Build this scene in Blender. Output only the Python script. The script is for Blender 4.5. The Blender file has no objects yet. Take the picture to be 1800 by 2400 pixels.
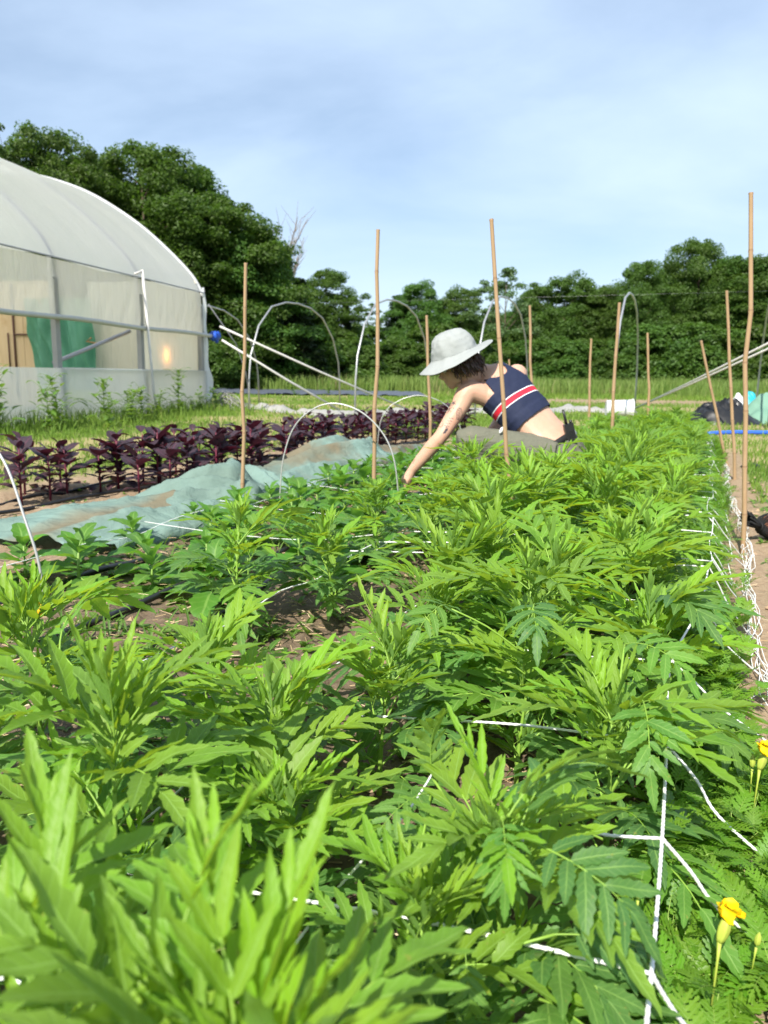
import bpy, bmesh, math, random
import numpy as np
from mathutils import Vector, Matrix, noise, Euler
from mathutils.bvhtree import BVHTree

R = math.radians
sc = bpy.context.scene
COL = sc.collection
V = Vector
rnd = random.Random(7)

# ------------------------------------------------------------------ camera
CAM_H = 0.70
PITCH, ROLL = 10.03, 0.75
F = 1803.0                                  # focal length in pixels of the 1800 x 2400 photograph
CM = Matrix.Rotation(R(90 - PITCH), 3, 'X') @ Matrix.Rotation(R(ROLL), 3, 'Z')
CP = V((0, 0, CAM_H))
cam = bpy.data.cameras.new('camera')
cam.sensor_fit = 'VERTICAL'; cam.sensor_height = 34.6; cam.sensor_width = 25.95
cam.lens = 34.6 * F / 2400.0
cam.clip_start = 0.02; cam.clip_end = 3000
cam.dof.use_dof = True; cam.dof.focus_distance = 1.4; cam.dof.aperture_fstop = 7.2
camo = bpy.data.objects.new('camera', cam); COL.objects.link(camo)
camo.matrix_world = Matrix.Translation(CP) @ CM.to_4x4()
sc.camera = camo

# ------------------------------------------------------------------ sky, sun, exposure
SUN = V((-0.28, -0.66, 0.70)).normalized()
w = bpy.data.worlds.new('World'); sc.world = w; w.use_nodes = True
nt = w.node_tree; nt.nodes.clear()
def N_(t, typ, **kw):
    n = t.nodes.new(typ)
    for k, v in kw.items():
        if hasattr(n, k): setattr(n, k, v)
    return n
out = N_(nt, 'ShaderNodeOutputWorld'); bg = N_(nt, 'ShaderNodeBackground'); bg.inputs[1].default_value = 0.080
sky = N_(nt, 'ShaderNodeTexSky'); sky.sky_type = 'NISHITA'; sky.sun_disc = False
sky.sun_elevation = math.asin(SUN.z); sky.sun_rotation = math.atan2(SUN.x, SUN.y)
sky.air_density = 1.1; sky.dust_density = 0.7; sky.ozone_density = 2.2; sky.altitude = 200
tc = N_(nt, 'ShaderNodeTexCoord'); sx = N_(nt, 'ShaderNodeSeparateXYZ')
nt.links.new(tc.outputs['Generated'], sx.inputs[0])
def wm(op, a, b=None):
    n = N_(nt, 'ShaderNodeMath', operation=op)
    for i, q in enumerate((a, b)):
        if q is None: continue
        if isinstance(q, (int, float)): n.inputs[i].default_value = q
        else: nt.links.new(q, n.inputs[i])
    return n.outputs[0]
zz = wm('ADD', wm('MAXIMUM', sx.outputs[2], 0.0), 0.30)
cx = N_(nt, 'ShaderNodeCombineXYZ')
nt.links.new(wm('DIVIDE', sx.outputs[0], zz), cx.inputs[0]); nt.links.new(wm('DIVIDE', sx.outputs[1], zz), cx.inputs[1])
mp = N_(nt, 'ShaderNodeMapping'); mp.inputs['Rotation'].default_value = (0, 0, R(38)); mp.inputs['Scale'].default_value = (0.95, 1.45, 1)
mp.inputs['Location'].default_value = (2.3, 0.55, 0)
nt.links.new(cx.outputs[0], mp.inputs[0])
n1 = N_(nt, 'ShaderNodeTexNoise'); n1.inputs['Scale'].default_value = 1.15; n1.inputs['Detail'].default_value = 7; n1.inputs['Roughness'].default_value = 0.52; n1.inputs['Distortion'].default_value = 0.35
nt.links.new(mp.outputs[0], n1.inputs['Vector'])
cr = N_(nt, 'ShaderNodeValToRGB'); cr.color_ramp.elements[0].position = 0.30; cr.color_ramp.elements[1].position = 0.72
cr.color_ramp.elements[0].color = (0.20, 0.20, 0.20, 1); cr.color_ramp.elements[1].color = (0.88, 0.88, 0.88, 1)
nt.links.new(n1.outputs['Fac'], cr.inputs[0])
mx = N_(nt, 'ShaderNodeMixRGB'); mx.inputs[2].default_value = (5.7, 7.1, 9.0, 1)
hz_ = wm('MULTIPLY', wm('POWER', wm('SUBTRACT', 1.0, wm('MAXIMUM', sx.outputs[2], 0.0)), 6.0), 0.75)
nt.links.new(wm('MAXIMUM', cr.outputs[0], hz_), mx.inputs[0]); nt.links.new(sky.outputs[0], mx.inputs[1])
nt.links.new(mx.outputs[0], bg.inputs[0]); nt.links.new(bg.outputs[0], out.inputs[0])

sl = bpy.data.lights.new('sun', 'SUN'); sl.energy = 4.9; sl.angle = R(0.55); sl.color = (1.0, 0.94, 0.84)
so = bpy.data.objects.new('sun', sl); COL.objects.link(so); so.rotation_euler = SUN.to_track_quat('Z', 'Y').to_euler()

sc.render.engine = 'CYCLES'
sc.view_settings.view_transform = 'Standard'; sc.view_settings.look = 'None'
sc.view_settings.exposure = 0.85; sc.view_settings.gamma = 1.0; sc.view_settings.use_curve_mapping = False
cy = sc.cycles
cy.max_bounces = 8; cy.diffuse_bounces = 3; cy.glossy_bounces = 2; cy.transmission_bounces = 6; cy.transparent_max_bounces = 10
cy.caustics_reflective = False; cy.caustics_refractive = False; cy.sample_clamp_indirect = 6
cy.use_denoising = True
try: cy.denoiser = 'OPENIMAGEDENOISE'
except Exception: pass

# ------------------------------------------------------------------ helpers: points from photo pixels, tagging, meshes
def ray(u, v):
    return CM @ V(((u - 900) / F, (1200 - v) / F, -1.0))
def G(u, v, z=0.0):                          # where the sight line meets the level z
    d = ray(u, v); k = (z - CAM_H) / d.z
    return CP + d * k
def AT(u, v, Y):                             # the sight line at distance Y
    d = ray(u, v); return CP + d * (Y / d.y)
D = V((0.387, 0.922, 0)).normalized()        # along the beds
P = V((D.y, -D.x, 0))                        # across them, to the right
def ST(s, t, z=0.0): return P * s + D * t + V((0, 0, z))
def to_st(p): return p.dot(P), p.dot(D)

def tag(o, label=None, cat=None, group=None, kind=None):
    if label: o['label'] = label
    if cat: o['category'] = cat
    if group: o['group'] = group
    if kind: o['kind'] = kind
    return o
def empty(name, loc=(0, 0, 0), rz=0.0, scale=1.0):
    o = bpy.data.objects.new(name, None); COL.objects.link(o); o.location = loc; o.rotation_euler = (0, 0, rz)
    o.scale = (scale,) * 3; o.empty_display_size = 0.05
    return o
def link(name, me, parent=None):
    o = bpy.data.objects.new(name, me); COL.objects.link(o)
    if parent is not None: o.parent = parent
    return o

class MB:
    """collects faces; every vertex carries luv = (across, along, age)"""
    def __init__(s): s.v = []; s.f = []; s.a = []
    def add(s, vs, fs, at=None):
        o = len(s.v); s.v += [tuple(p) for p in vs]; s.f += [tuple(i + o for i in f) for f in fs]
        s.a += at if at is not None else [(0, 2, 0)] * len(vs)
    def merge(s, o, M=None):
        k = len(s.v)
        s.v += [tuple(M @ V(p)) for p in o.v] if M is not None else o.v
        s.f += [tuple(i + k for i in f) for f in o.f]; s.a += o.a
    def tube(s, pts, rad, n=6, at=(0, 2, 0), cap=True, lobe=0.0, twist=0.0):
        pts = [V(p) for p in pts]; m = len(pts)
        if not hasattr(rad, '__len__'): rad = [rad] * m
        vs = []; prev = None; ang = 0.0
        for i, p in enumerate(pts):
            d = (pts[min(i + 1, m - 1)] - pts[max(i - 1, 0)])
            if d.length < 1e-9: d = V((0, 0, 1))
            d.normalize()
            if prev is None:
                x = d.orthogonal().normalized()
            else:
                x = (prev - d * prev.dot(d))
                x = x.normalized() if x.length > 1e-6 else d.orthogonal().normalized()
            prev = x; y = d.cross(x)
            if i and twist: ang += (pts[i] - pts[i - 1]).length * twist
            for k in range(n):
                a = 2 * math.pi * k / n
                r = rad[i] * (1 + lobe * math.cos(2 * (a - ang))) if lobe else rad[i]
                vs.append(p + (x * math.cos(a) + y * math.sin(a)) * r)
        fs = [(i * n + k, i * n + (k + 1) % n, (i + 1) * n + (k + 1) % n, (i + 1) * n + k) for i in range(m - 1) for k in range(n)]
        if cap: fs += [tuple(reversed(range(n))), tuple(range((m - 1) * n, m * n))]
        s.add(vs, fs, [at] * len(vs))
    def box(s, c, size, M=None, at=(0, 2, 0)):
        x, y, z = [q / 2 for q in size]; c = V(c)
        vs = [V((i * x, j * y, k * z)) for i in (-1, 1) for j in (-1, 1) for k in (-1, 1)]
        vs = [(M @ p if M is not None else p) + c for p in vs]
        s.add(vs, [(0, 1, 3, 2), (4, 6, 7, 5), (0, 4, 5, 1), (2, 3, 7, 6), (0, 2, 6, 4), (1, 5, 7, 3)], [at] * 8)
    def ball(s, c, r, nu=12, nv=8, M=None, at=(0, 2, 0)):
        c = V(c); r = V(r) if hasattr(r, '__len__') else V((r, r, r))
        vs = [V((0, 0, 1))] + [V((math.sin(math.pi * j / nv) * math.cos(2 * math.pi * i / nu), math.sin(math.pi * j / nv) * math.sin(2 * math.pi * i / nu), math.cos(math.pi * j / nv))) for j in range(1, nv) for i in range(nu)] + [V((0, 0, -1))]
        vs = [V((p.x * r.x, p.y * r.y, p.z * r.z)) for p in vs]
        vs = [(M @ p if M is not None else p) + c for p in vs]
        fs = [(0, 1 + i, 1 + (i + 1) % nu) for i in range(nu)]
        for j in range(nv - 2):
            for i in range(nu):
                a = 1 + j * nu; fs.append((a + i, a + nu + i, a + nu + (i + 1) % nu, a + (i + 1) % nu))
        a = 1 + (nv - 2) * nu; e = len(vs) - 1
        fs += [(a + i, e, a + (i + 1) % nu) for i in range(nu)]
        s.add(vs, fs, [at] * len(vs))
    def grid(s, fn, nu, nv, closed=False, at=None):
        vs = []; ats = []
        for j in range(nv + 1):
            for i in range(nu + (0 if closed else 1)):
                u, v_ = i / nu, j / nv
                vs.append(V(fn(u, v_))); ats.append((u, v_, 0) if at is None else at)
        m = nu if closed else nu + 1
        fs = [(j * m + i, j * m + (i + 1) % m, (j + 1) * m + (i + 1) % m, (j + 1) * m + i) for j in range(nv) for i in range(nu)]
        s.add(vs, fs, ats)
    def mesh(s, name, mat, smooth=True):
        me = bpy.data.meshes.new(name); me.from_pydata(s.v, [], s.f)
        at = me.attributes.new('luv', 'FLOAT_VECTOR', 'POINT'); at.data.foreach_set('vector', np.array(s.a, dtype=np.float32).ravel())
        for m in (mat if isinstance(mat, (list, tuple)) else [mat]): me.materials.append(m)
        if smooth: me.polygons.foreach_set('use_smooth', [True] * len(me.polygons))
        me.update(); return me
    def build(s, name, mat, parent=None, smooth=True):
        return link(name, s.mesh(name, mat, smooth), parent)

def smooth_path(pts, sub=8):
    pts = [V(p) for p in pts]; out = []
    for i in range(len(pts) - 1):
        p0 = pts[max(i - 1, 0)]; p1 = pts[i]; p2 = pts[i + 1]; p3 = pts[min(i + 2, len(pts) - 1)]
        for j in range(sub):
            t = j / sub
            out.append(0.5 * ((2 * p1) + (p2 - p0) * t + (2 * p0 - 5 * p1 + 4 * p2 - p3) * t * t + (3 * p1 - p0 - 3 * p2 + p3) * t ** 3))
    out.append(pts[-1]); return out
def np_mesh(name, verts, faces, mat, luv=None, smooth=False):
    me = bpy.data.meshes.new(name); me.from_pydata(np.asarray(verts, dtype=np.float64).reshape(-1, 3), [], faces if isinstance(faces, list) else np.asarray(faces))
    if luv is not None:
        at = me.attributes.new('luv', 'FLOAT_VECTOR', 'POINT'); at.data.foreach_set('vector', np.asarray(luv, dtype=np.float32).ravel())
    me.materials.append(mat)
    if smooth: me.polygons.foreach_set('use_smooth', [True] * len(me.polygons))
    me.update(); return me

ORD = 'first second third fourth fifth sixth seventh eighth ninth tenth eleventh twelfth thirteenth fourteenth fifteenth sixteenth seventeenth eighteenth nineteenth twentieth twenty-first twenty-second twenty-third twenty-fourth twenty-fifth twenty-sixth twenty-seventh twenty-eighth twenty-ninth thirtieth'.split()
# ------------------------------------------------------------------ materials
class NT:
    def __init__(s, name):
        s.m = bpy.data.materials.new(name); s.m.use_nodes = True; s.t = s.m.node_tree; s.t.nodes.clear()
        s.out = s.t.nodes.new('ShaderNodeOutputMaterial')
    def n(s, typ, ins=None, **kw):
        q = s.t.nodes.new(typ)
        for k, v_ in kw.items(): setattr(q, k, v_)
        for k, v_ in (ins or {}).items(): s.set(q, k, v_)
        return q
    def set(s, q, k, v_):
        if isinstance(v_, bpy.types.NodeSocket): s.t.links.new(v_, q.inputs[k])
        elif isinstance(v_, bpy.types.Node): s.t.links.new(v_.outputs[0], q.inputs[k])
        else:
            if isinstance(v_, (tuple, list)) and len(v_) == 3 and q.inputs[k].type == 'RGBA': v_ = (*v_, 1)
            q.inputs[k].default_value = v_
    def math(s, op, a, b=0.0, clamp=False): return s.n('ShaderNodeMath', {0: a, 1: b}, operation=op, use_clamp=clamp).outputs[0]
    def mix(s, f, a, b, mode='MIX'): return s.n('ShaderNodeMixRGB', {0: f, 1: a, 2: b}, blend_type=mode).outputs[0]
    def noise(s, scale, detail=4, rough=0.55, vec=None, dist=0.0):
        q = s.n('ShaderNodeTexNoise', {'Scale': scale, 'Detail': detail, 'Roughness': rough, 'Distortion': dist})
        if vec is not None: s.set(q, 'Vector', vec)
        return q.outputs['Fac']
    def ramp(s, f, a, b, ca=(0, 0, 0), cb=(1, 1, 1)):
        q = s.n('ShaderNodeValToRGB', {0: f}); e = q.color_ramp.elements
        e[0].position = a; e[1].position = b; e[0].color = (*ca, 1); e[1].color = (*cb, 1); return q.outputs[0]
    def sep(s, vec): return s.n('ShaderNodeSeparateXYZ', {0: vec}).outputs
    def attr(s, name): return s.n('ShaderNodeAttribute', attribute_name=name)
    def bump(s, h, strength=0.3, dist=0.01): return s.n('ShaderNodeBump', {'Height': h, 'Strength': strength, 'Distance': dist}).outputs[0]
    def pbsdf(s, col, rough=0.6, spec=0.3, normal=None, metal=0.0):
        q = s.n('ShaderNodeBsdfPrincipled', {'Base Color': col, 'Roughness': rough, 'Specular IOR Level': spec, 'Metallic': metal})
        if normal is not None: s.set(q, 'Normal', normal)
        return q.outputs[0]
    def done(s, sh): s.t.links.new(sh, s.out.inputs[0]); return s.m
    def pos(s): return s.n('ShaderNodeNewGeometry').outputs['Position']
    def obj(s): return s.n('ShaderNodeTexCoord').outputs['Object']
    def orand(s): return s.n('ShaderNodeObjectInfo').outputs['Random']

def mat_plain(name, col, rough=0.6, spec=0.3, metal=0.0, var=0.12, scale=8.0, bump=0.0, bscale=60.0):
    k = NT(name); o = k.obj()
    c = k.mix(k.noise(scale, 5, 0.6, o), [q * (1 - var) for q in col], [min(1, q * (1 + var)) for q in col])
    nrm = k.bump(k.noise(bscale, 4, 0.6, o), bump, 0.01) if bump else None
    return k.done(k.pbsdf(c, rough, spec, nrm, metal))

def mat_leaf(name, old, young, told, tyoung, stem, trans=0.38, veins=8.0, rough=0.45, spec=0.35, midrib=(0.25, 0.42, 0.10), vein_amt=0.35, under=None):
    k = NT(name); x, y, z = k.sep(k.attr('luv').outputs['Vector'])
    r = k.orand()
    ageq = k.math('ADD', z, k.math('MULTIPLY', k.math('SUBTRACT', r, 0.5), 0.30), True)
    c = k.mix(ageq, old, young); tcol = k.mix(ageq, told, tyoung)
    mott = k.noise(45.0, 4, 0.6, k.obj())
    hs = k.n('ShaderNodeHueSaturation', {'Hue': k.math('ADD', 0.485, k.math('MULTIPLY', r, 0.03)), 'Saturation': 1.0, 'Value': k.math('ADD', 0.78, k.math('MULTIPLY', mott, 0.42)), 'Color': c})
    c = hs.outputs[0]
    au = k.math('ABSOLUTE', x)
    lat = k.math('ABSOLUTE', k.math('SUBTRACT', k.math('FRACT', k.math('SUBTRACT', k.math('MULTIPLY', y, veins), k.math('MULTIPLY', au, 1.25))), 0.5))
    lat = k.ramp(lat, 0.03, 0.16, (1, 1, 1), (0, 0, 0))
    mid = k.ramp(au, 0.05, 0.13, (1, 1, 1), (0, 0, 0))
    vm = k.math('MAXIMUM', k.math('MULTIPLY', lat, vein_amt), mid)
    isl = k.math('LESS_THAN', y, 1.5)
    vm = k.math('MULTIPLY', vm, isl)
    c = k.mix(k.math('MULTIPLY', vm, 0.55), c, midrib)
    spot = k.math('MULTIPLY', k.ramp(k.noise(70.0, 2, 0.5, k.obj()), 0.70, 0.76), 0.55); c = k.mix(spot, c, (0.30, 0.24, 0.06))
    c = k.mix(isl, stem, c)
    if under is not None: c = k.mix(k.math('MULTIPLY', k.n('ShaderNodeNewGeometry').outputs['Backfacing'], 0.6), c, under)
    h = k.math('ADD', k.math('MULTIPLY', vm, -0.6), k.math('MULTIPLY', mott, 0.5))
    nb = k.bump(h, 0.35, 0.002)
    p = k.pbsdf(c, rough, spec, nb)
    tr = k.n('ShaderNodeBsdfTranslucent', {'Color': tcol, 'Normal': nb}).outputs[0]
    tf = k.math('MULTIPLY', isl, trans)
    ms = k.n('ShaderNodeMixShader', {0: tf, 1: p, 2: tr}).outputs[0]
    return k.done(ms)

M = {}
M['marigold'] = mat_leaf('marigold_leaf', (0.056, 0.146, 0.044), (0.190, 0.345, 0.018), (0.25, 0.54, 0.05), (0.64, 0.82, 0.03), (0.20, 0.34, 0.05), 0.35, under=(0.12, 0.22, 0.09), rough=0.50, spec=0.32)
M['feather'] = mat_leaf('feathery_marigold_leaf', (0.070, 0.180, 0.020), (0.145, 0.300, 0.020), (0.25, 0.50, 0.03), (0.42, 0.62, 0.04), (0.20, 0.30, 0.06), 0.40, vein_amt=0.0)
M['young_plant'] = mat_leaf('seedling_leaf', (0.065, 0.170, 0.028), (0.120, 0.280, 0.030), (0.22, 0.50, 0.04), (0.35, 0.62, 0.05), (0.20, 0.32, 0.07), 0.36, veins=6.0, under=(0.15, 0.27, 0.09))
M['amaranth'] = mat_leaf('amaranth_leaf', (0.038, 0.027, 0.034), (0.052, 0.023, 0.031), (0.07, 0.010, 0.022), (0.15, 0.012, 0.03), (0.13, 0.015, 0.035), 0.22, veins=7.0, midrib=(0.14, 0.04, 0.07), rough=0.5, spec=0.45, under=(0.075, 0.03, 0.045))
M['weed'] = mat_leaf('weed_leaf', (0.060, 0.140, 0.025), (0.130, 0.230, 0.035), (0.20, 0.40, 0.04), (0.34, 0.5, 0.05), (0.14, 0.22, 0.05), 0.35, vein_amt=0.1)

def mat_blades(name, ca, cb, cc, trans=0.3):
    k = NT(name); x, y, z = k.sep(k.attr('luv').outputs['Vector'])
    c = k.mix(k.ramp(z, 0.2, 0.62), ca, cb); c = k.mix(k.ramp(z, 0.72, 0.86), c, cc)
    p = k.pbsdf(c, 0.6, 0.25); tr = k.n('ShaderNodeBsdfTranslucent', {'Color': k.mix(0.5, c, (0.3, 0.42, 0.06))}).outputs[0]
    return k.done(k.n('ShaderNodeMixShader', {0: trans, 1: p, 2: tr}).outputs[0])
M['lawn'] = mat_blades('lawn_blades', (0.085, 0.170, 0.022), (0.165, 0.260, 0.040), (0.42, 0.33, 0.16))
M['meadow'] = mat_blades('meadow_blades', (0.085, 0.160, 0.025), (0.160, 0.230, 0.055), (0.27, 0.22, 0.12))
M['straw'] = mat_blades('straw_bits', (0.34, 0.24, 0.13), (0.45, 0.34, 0.20), (0.52, 0.42, 0.28), 0.1)

def mat_tree(name, a, b, t):
    k = NT(name); x, y, z = k.sep(k.attr('luv').outputs['Vector'])
    c = k.mix(z, a, b)
    hs = k.n('ShaderNodeHueSaturation', {'Hue': k.math('ADD', 0.48, k.math('MULTIPLY', k.orand(), 0.035)), 'Saturation': 1.0, 'Value': k.math('ADD', 0.8, k.math('MULTIPLY', k.orand(), 0.4)), 'Color': c}).outputs[0]
    p = k.pbsdf(hs, 0.5, 0.3); tr = k.n('ShaderNodeBsdfTranslucent', {'Color': t}).outputs[0]
    return k.done(k.n('ShaderNodeMixShader', {0: 0.36, 1: p, 2: tr}).outputs[0])
M['tree'] = mat_tree('broadleaf_foliage', (0.040, 0.088, 0.016), (0.082, 0.150, 0.024), (0.14, 0.28, 0.025))
M['tree_pale'] = mat_tree('pale_foliage', (0.065, 0.110, 0.040), (0.115, 0.170, 0.060), (0.17, 0.28, 0.06))
M['conifer'] = mat_tree('conifer_foliage', (0.028, 0.060, 0.022), (0.050, 0.090, 0.030), (0.06, 0.12, 0.03))
M['bark'] = mat_plain('bark', (0.11, 0.085, 0.065), 0.9, 0.1, var=0.4, scale=6, bump=0.6, bscale=30)
M['dead_bark'] = mat_plain('dead_bark', (0.24, 0.21, 0.19), 0.9, 0.1, var=0.2, scale=3)

# ------------------------------------------------------------------ ground (one sheet, finer towards the camera)
def sstep(a, b, x): return np.clip((x - a) / (b - a), 0, 1) ** 2 * (3 - 2 * np.clip((x - a) / (b - a), 0, 1))
def vnoise(x, y, seed=0):
    """value noise on numpy arrays"""
    xi = np.floor(x).astype(np.int64); yi = np.floor(y).astype(np.int64); fx = x - xi; fy = y - yi
    fx = fx * fx * (3 - 2 * fx); fy = fy * fy * (3 - 2 * fy)
    def h(a, b):
        n = (a * 374761393 + b * 668265263 + seed * 1442695041) & 0x7fffffff
        n = ((n ^ (n >> 13)) * 1274126177) & 0x7fffffff
        return ((n ^ (n >> 16)) & 0xffff) / 65535.0
    return (h(xi, yi) * (1 - fx) + h(xi + 1, yi) * fx) * (1 - fy) + (h(xi, yi + 1) * (1 - fx) + h(xi + 1, yi + 1) * fx) * fy
def fbm(x, y, oct=4, seed=0):
    a = 0; amp = 1; tot = 0
    for i in range(oct): a = a + amp * vnoise(x * 2 ** i, y * 2 ** i, seed + i); tot += amp; amp *= 0.55
    return a / tot

def zones(x, y):
    """grass, damp dark soil, straw-dry weights at world points"""
    s = x * P.x + y * P.y; t = x * D.x + y * D.y
    wob = (fbm(x * 1.1, y * 1.1, 3, 5) - 0.5) * 0.5
    bed = sstep(-4.15, -3.85, s + wob) * (1 - sstep(8.2, 9.2, t + wob)) * (1 - sstep(2.6, 3.6, s + wob))
    rightsoil = sstep(0.2, 0.4, s) * (1 - sstep(5.6, 6.6, t + wob * 2)) * sstep(-4, -3, t)
    soil = np.where(s > 0.3, rightsoil, bed)
    field = np.exp(-((y - 25.0) / 2.2) ** 2 ) * sstep(2.0, 4.0, x) * (1 - sstep(12, 16, x))
    grass = 1 - np.clip(soil + field * 1.3, 0, 1)
    dark = sstep(-2.35, -2.1, s) * (1 - sstep(-0.1, 0.1, s)) * (1 - sstep(8.2, 9.0, t))
    band = np.exp(-((s + 5.3 + 0.5 * wob) / 0.8) ** 2); dry = np.clip(band * (0.35 + fbm(x * 1.5, y * 1.5, 3, 15)) + (fbm(x * 0.55 + 9, y * 0.8, 4, 11) - 0.36) * 3.6, 0, 1)
    return grass, dark, dry
def ground_z(x, y):
    g, d, q = zones(x, y)
    s = x * P.x + y * P.y
    clod = (fbm(x * 9, y * 9, 4, 21) - 0.5) * 0.055 + (fbm(x * 30, y * 30, 2, 31) - 0.5) * 0.02
    return clod * (1 - g) + (fbm(x * 0.7, y * 0.7, 3, 41) - 0.5) * 0.08 * g - 0.02 + 0.03 * d
def gz(p): return float(ground_z(np.array([p[0]]), np.array([p[1]]))[0])

rad = [0.0]; r_ = 0.25
while r_ < 900: rad.append(r_); r_ *= 1.0285 if r_ < 40 else 1.12
rad = np.array(rad[1:])
va = np.radians(np.linspace(-42, 42, 420)); oa = np.radians(np.linspace(42, 318, 60))[1:-1]
ang = np.concatenate([va, oa]); na = len(ang); nr = len(rad)
gx = rad[:, None] * np.sin(ang)[None]; gy = rad[:, None] * np.cos(ang)[None] - 0.6
gzv = ground_z(gx, gy)
gg, gd, gq = zones(gx, gy)
gv = np.stack([gx, gy, gzv], -1).reshape(-1, 3)
gl = np.stack([gg, gd, gq], -1).reshape(-1, 3)
gv = np.vstack([gv, [[0, -0.6, -0.03]]]); gl = np.vstack([gl, [[0, 1, 0]]])
i0 = (np.arange(nr - 1)[:, None] * na + np.arange(na)[None]); i1 = (np.arange(nr - 1)[:, None] * na + (np.arange(na)[None] + 1) % na)
gf = np.stack([i0, i1, i1 + na, i0 + na], -1).reshape(-1, 4)[:, ::-1].tolist()
gf += [(len(gv) - 1, (k + 1) % na, k) for k in range(na)]

k = NT('ground')
g_, d_, q_ = k.sep(k.attr('luv').outputs['Vector']); pos = k.pos()
nf = k.noise(38, 6, 0.65, pos); nm = k.noise(7, 5, 0.6, pos); nl = k.noise(1.3, 4, 0.55, pos)
soil = k.mix(nm, (0.27, 0.200, 0.130), (0.40, 0.315, 0.215))
soil = k.mix(k.ramp(nf, 0.25, 0.7), (0.24, 0.165, 0.105), soil)
damp = k.mix(nm, (0.060, 0.043, 0.030), (0.165, 0.122, 0.082))
damp = k.mix(k.ramp(nf, 0.3, 0.75), damp, (0.20, 0.150, 0.105))
soil = k.mix(k.math('MULTIPLY', d_, k.ramp(nl, 0.12, 0.42)), soil, damp)
lawn = k.mix(nm, (0.085, 0.150, 0.028), (0.150, 0.210, 0.045))
dryc = k.mix(nf, (0.30, 0.225, 0.115), (0.44, 0.35, 0.19))
lawn = k.mix(k.math('MULTIPLY', q_, k.ramp(nf, 0.2, 0.6)), lawn, dryc)
c = k.mix(k.math('MULTIPLY', g_, 1.0), soil, lawn)
hh = k.math('ADD', nf, k.math('MULTIPLY', nm, 0.8))
M['ground'] = k.done(k.pbsdf(c, 0.92, 0.12, k.bump(hh, 0.7, 0.02)))
go = link('ground', np_mesh('ground', gv, gf, M['ground'], gl, True)); tag(go, 'tilled soil and mown grass of the market garden', kind='structure')

# ------------------------------------------------------------------ grass, straw, clods, seedlings (uncountable)
rg = np.random.default_rng(3)
def blades(name, xy, hgt, wid, mat, label, lean=0.5, zlift=0.0):
    n = len(xy); x, y = xy[:, 0], xy[:, 1]; z = ground_z(x, y) + zlift - 0.01
    a = rg.uniform(0, 2 * np.pi, n); b = rg.uniform(0, 2 * np.pi, n); ln = rg.uniform(0.1, 1, n) * lean
    wx, wy = np.cos(a) * wid / 2, np.sin(a) * wid / 2; dx, dy = np.cos(b) * ln * hgt, np.sin(b) * ln * hgt
    v = np.zeros((n, 5, 3))
    v[:, 0] = np.stack([x - wx, y - wy, z], -1); v[:, 1] = np.stack([x + wx, y + wy, z], -1)
    v[:, 2] = np.stack([x + dx * .35 - wx * .8, y + dy * .35 - wy * .8, z + hgt * .6], -1); v[:, 3] = np.stack([x + dx * .35 + wx * .8, y + dy * .35 + wy * .8, z + hgt * .6], -1)
    v[:, 4] = np.stack([x + dx, y + dy, z + hgt * (1 - 0.3 * ln)], -1)
    f = (np.array([[0, 1, 2], [1, 3, 2], [2, 3, 4]])[None] + (np.arange(n) * 5)[:, None, None]).reshape(-1, 3)
    zt = fbm(x * 0.9, y * 0.9, 3, 77) * 0.6 + rg.uniform(0, 0.4, n)
    l = np.zeros((n, 5, 3)); l[:, :, 2] = zt[:, None]; l[:, 4, 1] = 1
    o = link(name, np_mesh(name, v.reshape(-1, 3), f, mat, l.reshape(-1, 3))); tag(o, label, kind='stuff'); return o
def scatter(n, y0, y1, half=0.62, pw=1.0):
    y = y0 * (y1 / y0) ** (rg.uniform(0, 1, n) ** pw); x = rg.uniform(-1, 1, n) * (y * half + 1.0); return np.stack([x, y], -1)
xy = scatter(110000, 4.5, 27, 0.62); g, d, q = zones(xy[:, 0], xy[:, 1]); keep = rg.uniform(0, 1, len(xy)) < g * (1 - 0.74 * q)
xy = xy[keep]; blades('mown_grass', xy, 0.045 + 0.06 * rg.uniform(0, 1, len(xy)) ** 2 + 0.001 * xy[:, 1], 0.006 + 0.0009 * xy[:, 1], M['lawn'], 'short mown grass with dry straw patches between the beds and the tunnels', 0.7)
xy = scatter(26000, 23, 31, 0.6); g, d, q = zones(xy[:, 0], xy[:, 1]); xy = xy[(rg.uniform(0, 1, len(xy)) < g * sstep(23, 29, xy[:, 1])) & ((xy[:, 0] > 1.6) | (xy[:, 0] < -9))]
blades('field_grass', xy, 0.10 + 0.14 * rg.uniform(0, 1, len(xy)), 0.03, M['lawn'], 'green grass in the field before the tall meadow', 0.6)
xy = scatter(56000, 30, 52, 0.62, 0.8); xy = xy[(xy[:, 1] > 36) | (xy[:, 0] > 1.6) | (xy[:, 0] < -9)]; n = len(xy)
blades('meadow_grass', xy, (0.35 + 0.55 * rg.uniform(0, 1, n)) * (0.8 + 0.4 * fbm(xy[:, 0] * .3, xy[:, 1] * .3, 2, 9)), 0.045, M['meadow'], 'tall meadow grass growing below the trees', 0.35)

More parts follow.
